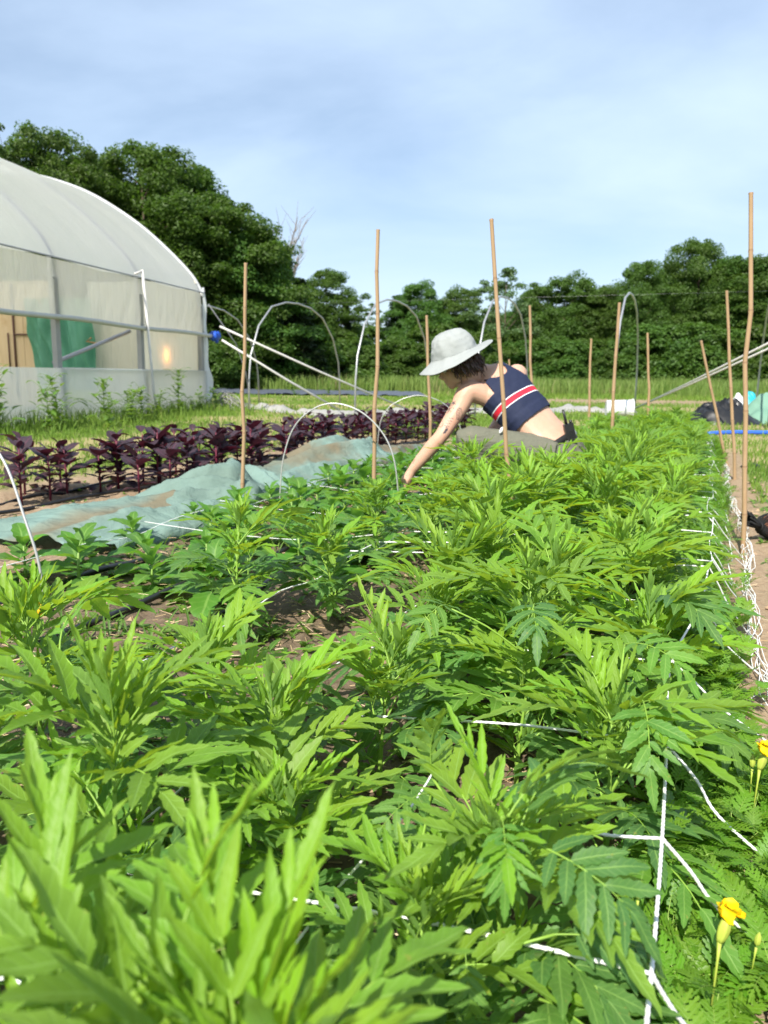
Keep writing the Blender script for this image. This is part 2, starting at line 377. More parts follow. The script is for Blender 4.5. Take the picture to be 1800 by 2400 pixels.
# ------------------------------------------------------------------ leaf meshes
def leaflet(mb, base, d, up, L, W, fold=0.35, droop=0.2, n=9, serr=0.14, age=0.3, wav=0.0, ph=0.0, shape=(0.55, 0.85)):
    d = d.normalized(); side = d.cross(up).normalized(); up = side.cross(d).normalized()
    vs = [base]; at = [(0, 0, age)]
    pa, pb = shape; tm = pa / (pa + pb); nm_ = tm ** pa * (1 - tm) ** pb
    for i in range(1, n):
        t = i / n
        wd = W * (t ** pa * (1 - t) ** pb) / nm_ * (1 + (serr if i % 2 else -serr))
        c = base + d * (L * t) + up * (-droop * L * t * t + wav * L * math.sin(t * 7 + ph) * 0.3)
        e = up * (fold * wd)
        wv = up * (wav * W * math.sin(t * 11 + ph)); tf = d * (serr * W * (0.35 if i % 2 else -0.1))
        vs += [c - side * wd + e + wv + tf, c, c + side * wd + e - wv + tf]; at += [(-1, t, age), (0, t, age), (1, t, age)]
    vs.append(base + d * L - up * (droop * L)); at.append((0, 1, age))
    fs = [(0, 2, 1), (0, 3, 2)]
    for i in range(n - 2):
        a = 1 + i * 3; b = a + 3
        fs += [(a, a + 1, b + 1, b), (a + 1, a + 2, b + 2, b + 1)]
    a = 1 + (n - 2) * 3; e = len(vs) - 1
    fs += [(a, a + 1, e), (a + 1, a + 2, e)]
    mb.add(vs, fs, at)

def rachis(L, bend, start=0.0, n=10):
    pts = []; nor = []; p = V((0, 0, 0)); a = start
    for i in range(n + 1):
        t = i / n
        d = V((0, math.cos(a), math.sin(a))); pts.append(p.copy()); nor.append((d, V((0, -math.sin(a), math.cos(a)))))
        p = p + d * (L / n); a -= bend / n * (0.5 + t)
    return pts, nor

def pinnate(seed, L, pairs, ll, wr, bend, dihed, a0, a1, age, n, droop, fold, serr=0.13, t0=0.22, start=0.0):
    r = random.Random(seed); mb = MB(); pts, nor = rachis(L, bend, start)
    m = len(pts) - 1
    sway = r.uniform(-0.12, 0.12)
    pts = [p + V((sway * (i / m) ** 2 * L, 0, 0)) for i, p in enumerate(pts)]
    mb.tube(pts, [0.0075 * L * (1.3 - 1.0 * i / m) + 0.0003 for i in range(m + 1)], 4, (0, 2, age), cap=False)
    def at(t):
        f = t * m; i = min(int(f), m - 1); q = f - i
        return pts[i].lerp(pts[i + 1], q), nor[i]
    for j in range(pairs):
        t = t0 + (0.97 - t0) * j / (pairs - 0.4)
        pr = 0.62 + 0.5 * math.sin(math.pi * (0.12 + 0.75 * j / max(1, pairs - 1)))
        for sd in (-1, 1):
            tt = min(0.98, t + r.uniform(-0.02, 0.02)); p, (d, u) = at(tt)
            th = R(a0 + (a1 - a0) * j / max(1, pairs - 1) + r.uniform(-8, 8)); dh = R(dihed + r.uniform(-14, 14))
            side = V((sd, 0, 0))
            dv = d * math.cos(th) + (side * math.cos(dh) + u * math.sin(dh)) * math.sin(th)
            up = u * math.cos(dh) - side * math.sin(dh)
            l = ll * pr * r.uniform(0.85, 1.12)
            leaflet(mb, p, dv, up, l, l * wr * r.uniform(0.88, 1.12), fold * r.uniform(0.6, 1.3), droop * r.uniform(0.3, 1.6), n, serr, min(1, max(0, age + r.uniform(-.08, .08))), 0.10 * r.random(), r.uniform(0, 6))
    p, (d, u) = at(0.99)
    leaflet(mb, p, d, u, ll * 1.05, ll * wr, fold, droop, n, serr, age, 0.08, 1.0)
    return mb

LM = {'mature': [], 'mid': [], 'young': []}
LMM = {'mature': [], 'mid': [], 'young': []}
for i in range(7):
    b = pinnate(100 + i, 0.185 + 0.010 * i, 5 + (i % 2), 0.092, 0.140, R(70 + 12 * (i % 4)), 5 + 3 * (i % 3), 60, 34, 0.12 + 0.10 * (i % 4), 12, 0.22, 0.22)
    LM['mature'].append(b)
for i in range(6):
    LM['mid'].append(pinnate(200 + i, 0.135 + 0.006 * i, 5, 0.070, 0.125, R(48 + 14 * (i % 3)), 14, 54, 30, 0.56 + 0.08 * (i % 4), 10, 0.12, 0.45))
for i in range(6):
    LM['young'].append(pinnate(300 + i, 0.090 + 0.006 * i, 4, 0.052, 0.090, R(12 + 12 * (i % 3)), 36, 36, 18, 0.74 + 0.05 * (i % 4), 9, -0.02, 0.7))
LM_mesh = {kk: [b.mesh('marigold_leaf', M['marigold']) for b in vv] for kk, vv in LM.items()}
# plainer leaves for the far plants
LMF = {'mature': [pinnate(400 + i, 0.185, 5, 0.092, 0.138, R(70 + 12 * i), 7, 58, 34, 0.1 + 0.06 * i, 4, 0.2, 0.3, 0) for i in range(4)],
       'mid': [pinnate(410 + i, 0.14, 4, 0.070, 0.125, R(50), 14, 50, 28, 0.45, 4, 0.12, 0.45, 0) for i in range(3)],
       'young': [pinnate(420 + i, 0.09, 4, 0.052, 0.09, R(8), 42, 34, 17, 0.8, 4, 0, 0.7, 0) for i in range(3)]}

def plant_plan(seed, H=0.36, slim=False):
    """stem mesh + list of (age, variant, matrix)"""
    r = random.Random(seed); st = MB(); out = []
    lean = V((r.uniform(-.12, .12), r.uniform(-.12, .12), 0))
    spine = [V((lean.x * H * (q / 8) ** 2, lean.y * H * (q / 8) ** 2, H * q / 8)) for q in range(9)]
    st.tube([spine[0] - V((0, 0, 0.03))] + spine, [0.0062] + [0.0060 - 0.0042 * q / 8 for q in range(9)], 7, (0, 2, 0.5))
    def put(p, az, el, sc_, kind, roll=0.0):
        m = Matrix.Translation(p) @ Matrix.Rotation(az, 4, 'Z') @ Matrix.Rotation(el, 4, 'X') @ Matrix.Rotation(roll, 4, 'Y') @ Matrix.Scale(sc_, 4)
        out.append((kind, r.randrange(100), m))
    n = 9 if slim else 7; az0 = r.uniform(0, 6.28)
    for i in range(n):
        t = (i + 0.7) / (n - 0.1); f = t * 8; q = min(int(f), 7); p = spine[q].lerp(spine[q + 1], f - q)
        for sd in (0, 1):
            az = az0 + i * math.pi / 2 + sd * math.pi + r.uniform(-.25, .25)
            if slim and t > .45:
                put(p, az, R(r.uniform(45, 70)), r.uniform(.95, 1.25), r.choice(('young', 'young', 'mid')), r.uniform(-.2, .2))
            elif t < 0.66:
                put(p, az, R(r.uniform(28, 58)), r.uniform(0.80, 1.25), 'mature', r.uniform(-.2, .2))
            elif t < 0.86:
                put(p, az, R(r.uniform(38, 60)), r.uniform(1.0, 1.35), 'mid', r.uniform(-.15, .15))
            else:
                put(p, az, R(r.uniform(42, 68)), r.uniform(0.9, 1.3), r.choice(('young', 'mid')), r.uniform(-.15, .15))
            if 0.12 < t < 0.9 and r.random() < 0.62:                              # axillary shoot
                ln = r.uniform(0.03, 0.10) * (1.25 - t); el = R(r.uniform(45, 68))
                dv = V((-math.sin(az) * math.cos(el), math.cos(az) * math.cos(el), math.sin(el))); e = p + dv * ln
                st.tube([p, p + dv * ln * 0.5, e], [0.0030, 0.0024, 0.0016], 5, (0, 2, 0.8))
                for kq in range(r.choice((0, 1, 2, 2))):
                    put(e, az + r.uniform(-1.0, 1.0) + kq * 2.1, R(r.uniform(42, 78)), r.uniform(0.6, 1.0), r.choice(('young', 'young', 'mid')))
    for kq in range(4):
        put(spine[8], az0 + kq * 2.4, R(r.uniform(50, 86)), r.uniform(0.6, 1.15), 'young')
    for kq in range(2):
        put(spine[8], az0 + kq * 2.1 + 1, R(r.uniform(30, 55)), r.uniform(0.8, 1.0), 'mid')
    return st, out

PLANS = [plant_plan(500 + i, 0.27 + 0.02 * (i % 4)) for i in range(9)] + [plant_plan(520, 0.36, True), plant_plan(521, 0.37, True)]
PTOP = [max((m @ V(q)).z for kind, vi, m in o for q in LM[kind][vi % len(LM[kind])].v) for st, o in PLANS]
STEMS = [st.mesh('marigold_stem', M['marigold']) for st, o in PLANS]
FARM = []
for i in range(7):
    st, o = plant_plan(600 + i, 0.27 + 0.02 * (i % 4)); mb = MB(); mb.merge(st)
    for kind, vi, m in o: mb.merge(LMF[kind][vi % len(LMF[kind])], m)
    FARM.append(mb.mesh('marigold_plant', M['marigold']))

def marigold(x, y, label, group, rz, scale, plan, near=True, hscale=1.0):
    z = gz((x, y))
    if near:
        root = empty('marigold_plant', (x, y, z), rz, scale)
        link('stem', STEMS[plan], root)
        for kind, vi, m in PLANS[plan][1]:
            o = link('leaf', LM_mesh[kind][vi % len(LM_mesh[kind])], root); o.matrix_local = m
    else:
        root = link('marigold_plant', FARM[plan % len(FARM)]); root.location = (x, y, z); root.rotation_euler = (0, 0, rz); root.scale = (scale,) * 3
    tag(root, label, 'marigold', group); return root

# hand-placed: photo pixel of the growing tip, height of the tip, plan, turn, label
HP = [
 (350, 2030, 0.460, 9, 0.3, 'blurred marigold nearest of all, its pale upright leaves before the others'),
 (50, 1860, 0.470, 10, 1.2, 'blurred marigold in the bottom left corner with one tall broad leaf standing up'),
 (960, 1960, 0.300, 2, 2.0, 'small yellow green marigold in shade just right of the blurred nearest plants'),
 (1190, 1720, 0.365, 3, 0.9, 'big marigold spreading broad dark leaves over the net beside the yellow flower'),
 (480, 1440, 0.330, 4, 0.2, 'lime green marigold with spiky tip standing beside the patch of bare soil'),
 (70, 1345, 0.370, 5, 2.5, 'marigold at the left edge of the picture beside the leaning wire hoop leg'),
 (548, 1165, 0.375, 6, 1.1, 'tall marigold with arching leaves standing below the leftmost bamboo stake'),
 (885, 1120, 0.350, 7, 0.4, 'tall marigold standing below the hand of the stooping gardener'),
 (1115, 1032, 0.400, 8, 2.8, 'tallest marigold, standing up in front of the gardener\'s knee'),
 (1350, 1190, 0.375, 1, 1.9, 'marigold with arching branch in the middle of the dense bed'),
 (1010, 1310, 0.340, 2, 0.7, 'leafy marigold with drooping dark leaves left of the middle of the bed'),
 (1230, 1400, 0.350, 3, 2.2, 'leafy marigold with flat five-part leaves in the thick right of the bed'),
 (1450, 1560, 0.330, 4, 1.5, 'marigold hanging large folded leaves over the edge cord of the net'),
 (780, 1190, 0.330, 0, 2.6, 'pale marigold beside the gap of weedy soil below the middle bamboo stake'),
 (690, 1800, 0.270, 5, 0.1, 'low marigold among the stems behind the blurred nearest plant'),
 (1395, 975, 0.390, 6, 1.0, 'marigold standing up against the gardener\'s belt and radio'),
 (250, 1760, 0.230, 3, 1.8, 'short marigold with a flat fan leaf beside the dry straw at left'),
]
placed = []; HPO = []
for (u, v_, h, pl, rz, lab) in HP:
    p = G(u, v_, h); hh = PTOP[pl] - 0.01
    HPO.append((marigold(p.x, p.y, lab, 'marigold plants in the netted bed', rz, h / hh, pl), p)); placed.append((p.x, p.y))
# single large leaves where the photo shows them: base pixel + height, tip pixel + height, kind, roll
BIG = [
 (1247, 1975, .30, 1551, 2274, .235, 'mature', 0.25, 0), (1177, 1916, .31, 1182, 2165, .25, 'mature', 0.0, 1), (1193, 1910, .33, 1524, 1829, .35, 'mid', -0.5, 2),
 (1014, 1824, .27, 1044, 1660, .37, 'mid', 0.2, 3), (1215, 1960, .30, 1430, 1790, .33, 'mature', -0.3, 4), (1505, 1640, .30, 1535, 1905, .215, 'mature', 0.2, 5),
 (1057, 1427, .33, 954, 1540, .29, 'mature', -0.2, 6), (1253, 1415, .34, 1260, 1566, .28, 'mature', 0.1, 0), (1530, 1405, .30, 1697, 1525, .26, 'mature', 0.25, 1),
 (1464, 1510, .32, 1643, 1652, .27, 'mature', 0.25, 2), (140, 1525, .33, 367, 1439, .335, 'mature', -0.6, 3), (560, 1275, .335, 740, 1240, .325, 'mid', -0.4, 4),
 (110, 1805, .20, 232, 1762, .20, 'mature', 0.0, 5), (1010, 1860, .27, 860, 2010, .235, 'mature', -0.2, 6), (1090, 2230, .22, 1090, 2390, .16, 'mature', 0.0, 2),
 (1300, 2190, .21, 1560, 2300, .16, 'mature', 0.3, 0),

 (160, 2390, .36, 62, 1700, .47, 'young', 0.1, 0), (420, 2200, .42, 660, 1790, .475, 'young', -0.3, 2),
]
for (ub, vb, zb, ut, vt, zt, kind, roll, vi) in BIG:
    a, b = G(ub, vb, zb), G(ut, vt, zt); src = LM[kind][vi % len(LM[kind])]; tip = V(src.v[-1])
    root = min(HPO, key=lambda q: (q[1] - a).length)[0]; bpy.context.view_layer.update()
    y_ = (b - a).normalized(); x_ = y_.cross(V((0, 0, 1))).normalized(); z_ = x_.cross(y_); fr = Matrix((x_, y_, z_)).transposed().to_4x4()
    ly = tip.normalized(); lx = ly.cross(V((0, 0, 1))).normalized(); lz = lx.cross(ly); fl_ = Matrix((lx, ly, lz)).transposed().to_4x4()
    mw = Matrix.Translation(a) @ fr @ Matrix.Rotation(roll, 4, 'Y') @ fl_.inverted() @ Matrix.Scale((b - a).length / tip.length, 4)
    o = link('leaf', LM_mesh[kind][vi % len(LM[kind])], root); ml = root.matrix_world.inverted() @ mw; o.matrix_local = ml
    if zb > 0.35: continue
    pet = root.matrix_world.inverted() @ a; st_ = MB(); c0 = V((0, 0, max(0.03, pet.z - 0.10))); st_.tube(smooth_path([c0, c0.lerp(pet, .5) + V((0, 0, .01)), pet], 3), 0.0022, 5, (0, 2, .5)); so_ = st_.build('leaf_stalk', M['marigold'], o); so_.matrix_local = ml.inverted()
r = random.Random(11)
WOMAN = AT(1240, 1060, 4.2)
t = 0.42; cnt_near = {}
while t < 8.7:
    for s in (-0.93, -0.72, -0.50, -0.30, -0.12):
        ss = s + r.uniform(-.05, .05); tt = t + r.uniform(-.06, .06)
        p = ST(ss, tt)
        if min(math.hypot(p.x - a, p.y - b) for a, b in placed) < (0.17 if tt < 3 else 0.13): continue
        if p.y < 0.55 or p.length < 0.68: continue
        if ss < -0.58 and 1.0 < tt < 1.6: continue
        if ss < -0.60 and 1.6 <= tt < 2.95 and r.random() < 0.72: continue                       # the bare soil gap
        if ss < -0.80 and 1.75 < tt < 2.3: continue
        if math.hypot(p.x - WOMAN.x, p.y - WOMAN.y) < 0.42 or (ss < -0.62 and abs(tt - to_st(WOMAN)[1]) < 0.45): continue
        near = tt < 4.2
        row = {-0.93: 'row by the young plants', -0.72: 'second row from the young plants', -0.50: 'middle row', -0.30: 'second row from the net edge', -0.12: 'row at the net edge'}[s]
        if tt < 4.2: cnt_near[s] = cnt_near.get(s, 0) + 1; lab = ORD[cnt_near[s] - 1] + ' marigold from the camera in the ' + row
        elif tt < 6.3: lab = 'marigold in the ' + row + ', just beyond the gardener'
        else: lab = 'marigold in the ' + row + ', far end of the bed'
        marigold(p.x, p.y, lab, 'marigold plants in the netted bed', r.uniform(0, 6.28), (r.uniform(0.94, 1.14) if tt < 3.0 and s > -.6 else r.uniform(.74, .90) if s < -.6 else r.uniform(.84, 1.0)) * (0.82 if s > -0.2 else 1.0) * (0.85 if tt < 1.3 else 1.0), r.randrange(9), near)
        placed.append((p.x, p.y))
    t += 0.205 if t < 4 else 0.23

# ------------------------------------------------------------------ feathery small marigolds along the right edge
def feather_leaf(seed, L, n=9, age=0.4):
    r = random.Random(seed); mb = MB(); pts, nor = rachis(L, R(r.uniform(10, 60)), 0.0, 6)
    mb.tube(pts, [0.0009, 0.0009, 0.0008, 0.0008, 0.0007, 0.0006, 0.0005], 3, (0, 2, age), cap=False)
    for j in range(n):
        tq = 0.2 + 0.8 * j / n; f = tq * 6; i = min(int(f), 5); p = pts[i].lerp(pts[i + 1], f - i); d, u = nor[i]
        for sd in (-1, 1):
            th = R(58 - 22 * tq + r.uniform(-8, 8)); side = V((sd, 0, 0))
            dv = d * math.cos(th) + (side * 0.96 + u * 0.25) * math.sin(th)
            l = L * 0.30 * (0.6 + 0.6 * math.sin(math.pi * (0.15 + 0.75 * tq))) * r.uniform(.85, 1.1)
            leaflet(mb, p, dv, u, l, l * 0.125, 0.2, 0.12, 6, 0.42, age + r.uniform(-.1, .1), 0.0, 0, (0.3, 0.55))
    leaflet(mb, pts[-1], nor[-1][0], nor[-1][1], L * 0.26, L * 0.03, 0.2, 0.1, 6, 0.42, age)
    return mb
FL = [feather_leaf(700 + i, 0.070 + 0.006 * i, 8, 0.2 + 0.12 * i) for i in range(6)]
FLM = [b.mesh('feather_leaf', M['feather']) for b in FL]
FLS = []
for i in range(4):
    mb = MB(); r2 = random.Random(800 + i); pts, nor = rachis(0.08, R(35), 0.0, 3)
    for j in range(7):
        tq = 0.2 + 0.8 * j / 7; f = tq * 3; a = min(int(f), 2); p = pts[a].lerp(pts[a + 1], f - a)
        for sd in (-1, 1):
            leaflet(mb, p, nor[a][0] * 0.6 + V((sd * 0.8, 0, 0.15)), nor[a][1], 0.024, 0.003, 0.2, 0.1, 2, 0, r2.uniform(.2, .8))
    FLS.append(mb)
def feather_plan(seed, n=60):
    r = random.Random(seed); st = MB(); o = []
    for b in range(9):
        az = r.uniform(0, 6.28); el = R(r.uniform(25, 85)); L = r.uniform(0.07, 0.15)
        dv = V((math.cos(az) * math.cos(el), math.sin(az) * math.cos(el), math.sin(el)))
        e = dv * L + V((0, 0, 0.02)); st.tube([V((0, 0, -.01)), dv * L * .5 + V((0, 0, .015)), e], [0.0022, 0.0016, 0.0010], 4, (0, 2, 0.5))
        for q in range(n // 9):
            tq = 0.3 + 0.7 * q / (n // 9 - 1); p = (dv * L + V((0, 0, 0.02))) * tq
            m = Matrix.Translation(p) @ Matrix.Rotation(q * 2.4 + r.uniform(-.5, .5), 4, 'Z') @ Matrix.Rotation(R(r.uniform(5, 60)), 4, 'X') @ Matrix.Scale(r.uniform(0.75, 1.15), 4)
            o.append((r.randrange(100), m))
    return st, o
FP = [feather_plan(900 + i) for i in range(5)]
FPS = [st.mesh('feather_stem', M['feather']) for st, o in FP]
FFAR = []
for i in range(5):
    st, o = feather_plan(950 + i, 72); mb = MB(); mb.merge(st)
    for vi, m in o: mb.merge(FLS[vi % 4], m)
    FFAR.append(mb.mesh('feathery_marigold', M['feather']))
r = random.Random(21)
t = 0.55; cnt = 0
FEATHERS = []; cnt_f = {}
while t < 8.6:
    for s in ((-0.01, 0.055, 0.115) if t < 1.5 else (-0.01, 0.055)):
        ss = s + r.uniform(-.03, .03); tt = t + r.uniform(-.04, .04); p = ST(ss, tt, 0)
        near = tt < 2.4; pl = r.randrange(5); sc_ = r.uniform(0.52, 0.74); rz = r.uniform(0, 6.28)
        lab = (ORD[cnt_f.setdefault(s, 0)] + ' low feathery marigold from the camera in the ' if tt < 3.0 else 'low feathery marigold in the ') + ('inner' if s < 0 else 'middle' if s < .1 else 'outer'); cnt_f[s] += 1; lab += (' row, under the near slanting cords' if tt < 1.6 else ' row, before the tallest stake' if tt < 3.0 else ' row, beyond the tallest stake' if tt < 5.5 else ' row, far end')
        if near:
            root = empty('feathery_marigold', (p.x, p.y, gz(p)), rz, sc_); link('stem', FPS[pl], root)
            for vi, m in FP[pl][1]: o = link('leaf', FLM[vi % 6], root); o.matrix_local = m
        else:
            root = link('feathery_marigold', FFAR[pl]); root.location = (p.x, p.y, gz(p)); root.rotation_euler = (0, 0, rz); root.scale = (sc_ * 1.15, sc_ * 1.15, sc_ * 1.25)
        tag(root, lab, 'marigold', 'feathery marigolds along the bed edge'); FEATHERS.append((root, p, near))
    t += 0.105 if t < 2 else 0.125

# yellow flowers and buds: parts of the feathery plants under them
M['petal'] = mat_plain('yellow_petal', (0.85, 0.58, 0.008), 0.55, 0.2, var=0.18, scale=60)
M['calyx'] = mat_plain('flower_calyx', (0.33, 0.40, 0.06), 0.5, 0.3, var=0.15, scale=60)
def host(p):
    return min((f for f in FEATHERS if f[2]), key=lambda f: (f[1] - V((p.x, p.y, 0))).length)[0]
def place_world(o, root, mw):
    bpy.context.view_layer.update(); o.parent = root; o.matrix_local = root.matrix_world.inverted() @ mw
def flower(u, v_, z, size, lean, open_=True):
    p = G(u, v_, z); root = host(p)
    ax = V((lean[0], lean[1], 1)).normalized(); q = ax.to_track_quat('Z', 'Y').to_matrix().to_4x4(); mw = Matrix.Translation(p) @ q
    cal = MB(); s_ = size
    if open_:
        prof = [(0, -1.15), (.17, -1.1), (.27, -.7), (.30, -.35), (.25, -0.02), (.20, .05)]
    else:
        prof = [(0, -.9), (.18, -.82), (.27, -.45), (.25, -.1), (.15, .2), (.03, .45)]
    cal.grid(lambda a, b: (lambda f: V((math.cos(a * 6.2832) * f[0] * (1 + .10 * math.cos(a * 31.4)), math.sin(a * 6.2832) * f[0] * (1 + .10 * math.cos(a * 31.4)), f[1])) * s_)(
        (lambda x: (prof[min(int(x), len(prof) - 2)][0] * (1 - x + min(int(x), len(prof) - 2)) + prof[min(int(x), len(prof) - 2) + 1][0] * (x - min(int(x), len(prof) - 2)),
                    prof[min(int(x), len(prof) - 2)][1] * (1 - x + min(int(x), len(prof) - 2)) + prof[min(int(x), len(prof) - 2) + 1][1] * (x - min(int(x), len(prof) - 2))))(b * (len(prof) - 1))), 20, 10, True)
    stp = [V((0, 0, -1.1 * s_)), V((-lean[0] * 0.5, -lean[1] * .5, -2.0)) * s_, V((-lean[0] * 1.6, -lean[1] * 1.6, -4.2)) * s_]
    cal.tube(stp, [0.13 * s_, 0.07 * s_, 0.055 * s_], 6)
    fl = cal.build('flower_head' if open_ else 'flower_bud', M['calyx']); place_world(fl, root, mw)
    if open_:
        pt = MB()
        for kq in range(9):
            a = kq * 2 * math.pi / 9 + 0.2 * math.sin(kq * 3); inner = kq % 3 == 0
            d = V((math.cos(a) * 0.42, math.sin(a) * 0.42, 1.0 - 0.15 * math.sin(kq * 2)))
            bse = V((math.cos(a) * .15, math.sin(a) * .15, -0.02)) * s_
            leaflet(pt, bse, d, V((-math.cos(a), -math.sin(a), .5)), s_ * (1.05 + .15 * math.sin(kq * 5)), s_ * 0.34, 0.30, -0.10 + 0.3 * (kq % 2), 7, 0.05, 0.5, 0.4, kq, (0.55, 0.22))
        pe = pt.build('petals', M['petal']); pe['kind'] = 'stuff'; pe.parent = fl

flower(1702, 2160, 0.155, 0.0200, (0.30, 0.15))
flower(1790, 1770, 0.150, 0.0200, (0.25, 0.1))
flower(1687, 1650, 0.150, 0.0165, (0.05, 0.1), False)
flower(1764, 1778, 0.140, 0.0150, (0.0, 0.1), False)
flower(1778, 2195, 0.120, 0.0120, (0.1, 0.0), False)
flower(1497, 2085, 0.160, 0.0120, (0.0, 0.0), False)
flower(1655, 1268, 0.150, 0.0130, (0.0, 0.0), False)

# ------------------------------------------------------------------ broad-leaved young plants
def broad_leaf(seed, L, wr, bend, age, n=9, fold=0.25, serr=0.10, shape=(0.55, 0.8), pet=0.18):
    r = random.Random(seed); mb = MB(); pts, nor = rachis(L, bend, 0.0, n)
    mb.tube([pts[0], pts[1], pts[2]], [0.0022, 0.0018, 0.0012], 5, (0, 2, age), cap=False)
    pa, pb = shape; tm = pa / (pa + pb); nm_ = tm ** pa * (1 - tm) ** pb; vs = []; at = []
    for i in range(n + 1):
        tq = i / n; tt = max(0.001, min(0.999, (tq - pet * 0.5) / (1 - pet * 0.5)))
        wd = L * wr * (tt ** pa * (1 - tt) ** pb) / nm_ * (1 + (serr if i % 2 else -serr))
        if i == n: wd = 0.0004
        d, u = nor[i]; p = pts[i]; cupw = wd * fold
        row = []
        for sx_ in (-1, -0.5, 0, 0.5, 1):
            q = p + V((sx_ * wd, 0, 0)) + u * (abs(sx_) ** 1.4 * cupw + 0.10 * wd * math.sin(tq * 9 + sx_ * 3 + seed))
            vs.append(q); at.append((sx_, tq, age))
    fs = [(a * 5 + b, a * 5 + b + 1, a * 5 + b + 6, a * 5 + b + 5) for a in range(n) for b in range(4)]
    mb.add(vs, fs, at); return mb
YL = [broad_leaf(10 + i, 0.085 + 0.012 * i, 0.27, R(35 + 14 * (i % 3)), 0.15 + 0.15 * (i % 4)) for i in range(6)]
YLM = [b.mesh('young_leaf', M['young_plant']) for b in YL]
YST = MB(); YST.tube([V((0, 0, -.02)), V((0, 0, .04)), V((0.003, 0, .085))], [.0042, .0036, .002], 6, (0, 2, .6)); YSTM = YST.mesh('young_stem', M['young_plant'])
def young(p, lab, sc_, seed):
    r = random.Random(seed); root = empty('flower_seedling', (p.x, p.y, gz(p)), r.uniform(0, 6.28), sc_); link('stem', YSTM, root)
    for i in range(6):
        tq = i / 5
        for sd in (0, 1):
            o = link('leaf', YLM[r.randrange(6)], root)
            o.matrix_local = Matrix.Translation((0.003 * tq, 0, 0.015 + 0.07 * tq)) @ Matrix.Rotation(i * 1.57 + sd * 3.14 + r.uniform(-.3, .3), 4, 'Z') @ Matrix.Rotation(R(2 + 58 * tq ** 1.5 + r.uniform(-12, 12)), 4, 'X') @ Matrix.Scale((1.12 - 0.62 * tq) * r.uniform(.85, 1.1), 4)
    tag(root, lab, 'seedling', 'broad leaved young plants in the left bed')
r = random.Random(31); i = 0; cnt_y = {}
t = 1.9
while t < 7.6:
    for s in (-2.02, -1.80, -1.58, -1.36, -1.16):
        ss = s + r.uniform(-.06, .06); tt = t + r.uniform(-.07, .07); p = ST(ss, tt)
        if r.random() < 0.10 or (tt > to_st(WOMAN)[1] - 0.25 and ss > -1.55 and tt < to_st(WOMAN)[1] + .7): continue
        if ss > -1.3 and tt < 2.2: continue
        cnt_y[s] = cnt_y.get(s, 0) + 1; lab = ORD[cnt_y[s] - 1] + ' young plant from the left in the ' + {-2.02: 'row against the green cover', -1.80: 'second row from the green cover', -1.58: 'middle row of the left bed', -1.36: 'second row from the marigolds', -1.16: 'row beside the tall marigolds'}[s]
        young(p, lab, r.uniform(1.25, 1.75) * (0.86 if tt < 3.2 else 0.9 if s > -1.7 else 1.0), i); i += 1
    t += 0.20

# ------------------------------------------------------------------ dark red amaranth row
AL = [broad_leaf(40 + i, 0.135 + 0.014 * i, 0.27, R(25 + 22 * (i % 3)), 0.1 + 0.2 * (i % 4), 9, 0.15, 0.015, (0.75, 0.85), 0.30) for i in range(6)]
ALM = [b.mesh('amaranth_leaf', M['amaranth']) for b in AL]
def amaranth_plan(seed):
    r = random.Random(seed); st = MB(); H = 0.30; o = []
    st.tube([V((0, 0, -.02)), V((.004, 0, H * .5)), V((0, .006, H)), ], [.0075, .006, .003], 6, (0, 2, .5))
    for i in range(12):
        tq = i / 11; az = i * 2.4 + r.uniform(-.3, .3)
        big = 0.45 + 0.75 * math.sin(math.pi * min(1, 0.12 + 0.72 * tq)) if tq < 0.9 else 0.5
        o.append((r.randrange(6), Matrix.Translation((0, 0, 0.05 + (H - 0.05) * tq)) @ Matrix.Rotation(az, 4, 'Z') @ Matrix.Rotation(R(10 + 42 * tq + r.uniform(-15, 15)), 4, 'X') @ Matrix.Scale(0.98 * big * r.uniform(.85, 1.1), 4)))
    for i in range(16):
        az = r.uniform(0, 6.28); z = r.uniform(.06, .27)
        o.append((r.randrange(6), Matrix.Translation((0, 0, z)) @ Matrix.Rotation(az, 4, 'Z') @ Matrix.Rotation(R(r.uniform(20, 60)), 4, 'X') @ Matrix.Scale(r.uniform(.25, .45), 4)))
    return st, o
AP = [amaranth_plan(60 + i) for i in range(6)]; APS = [st.mesh('amaranth_stem', M['amaranth']) for st, o in AP]
def amaranth(p, lab, sc_, i):
    pl = i % 6; root = empty('amaranth_plant', (p.x, p.y, gz(p)), i * 1.3, sc_); link('stem', APS[pl], root)
    for vi, m in AP[pl][1]: o = link('leaf', ALM[vi], root); o.matrix_local = m
    tag(root, lab, 'amaranth', 'dark red amaranth plants in the row')
r = random.Random(41)
# front row by photo pixel of the stem foot, then the rows behind it
i = 0
for (u, v_) in ((58, 1150), (142, 1143), (278, 1142), (372, 1128), (455, 1118), (520, 1108), (590, 1092), (665, 1085), (735, 1072)):
    p = G(u, v_, 0.0)
    lab = {0: 'dark red amaranth at the left edge behind the wire hoop', 1: 'dark red amaranth with a drooping front leaf, second in the front row', 2: 'tall dark red amaranth third from the left in the front row'}.get(i, 'dark red amaranth in the front row, ' + ('', '', '', 'fourth from the left', 'fifth from the left', 'just left of the leftmost stake', 'just right of the leftmost stake', 'under the wire hoop', 'left of the middle stake')[i])
    amaranth(p, lab, r.uniform(1.0, 1.2), i); i += 1
f0 = to_st(G(278, 1142, 0)); f1 = to_st(G(735, 1072, 0))
for k2 in range(36):
    tt = 3.0 + k2 * 0.20; p = ST(-3.42 + r.uniform(-.08, .08), tt + r.uniform(-.06, .06))
    amaranth(p, ORD[k2 % 30] + ' dark red amaranth from the left in the back row by the mown grass' if k2 < 30 else 'dark red amaranth at the far right end of the back row', r.uniform(.90, 1.15), i); i += 1
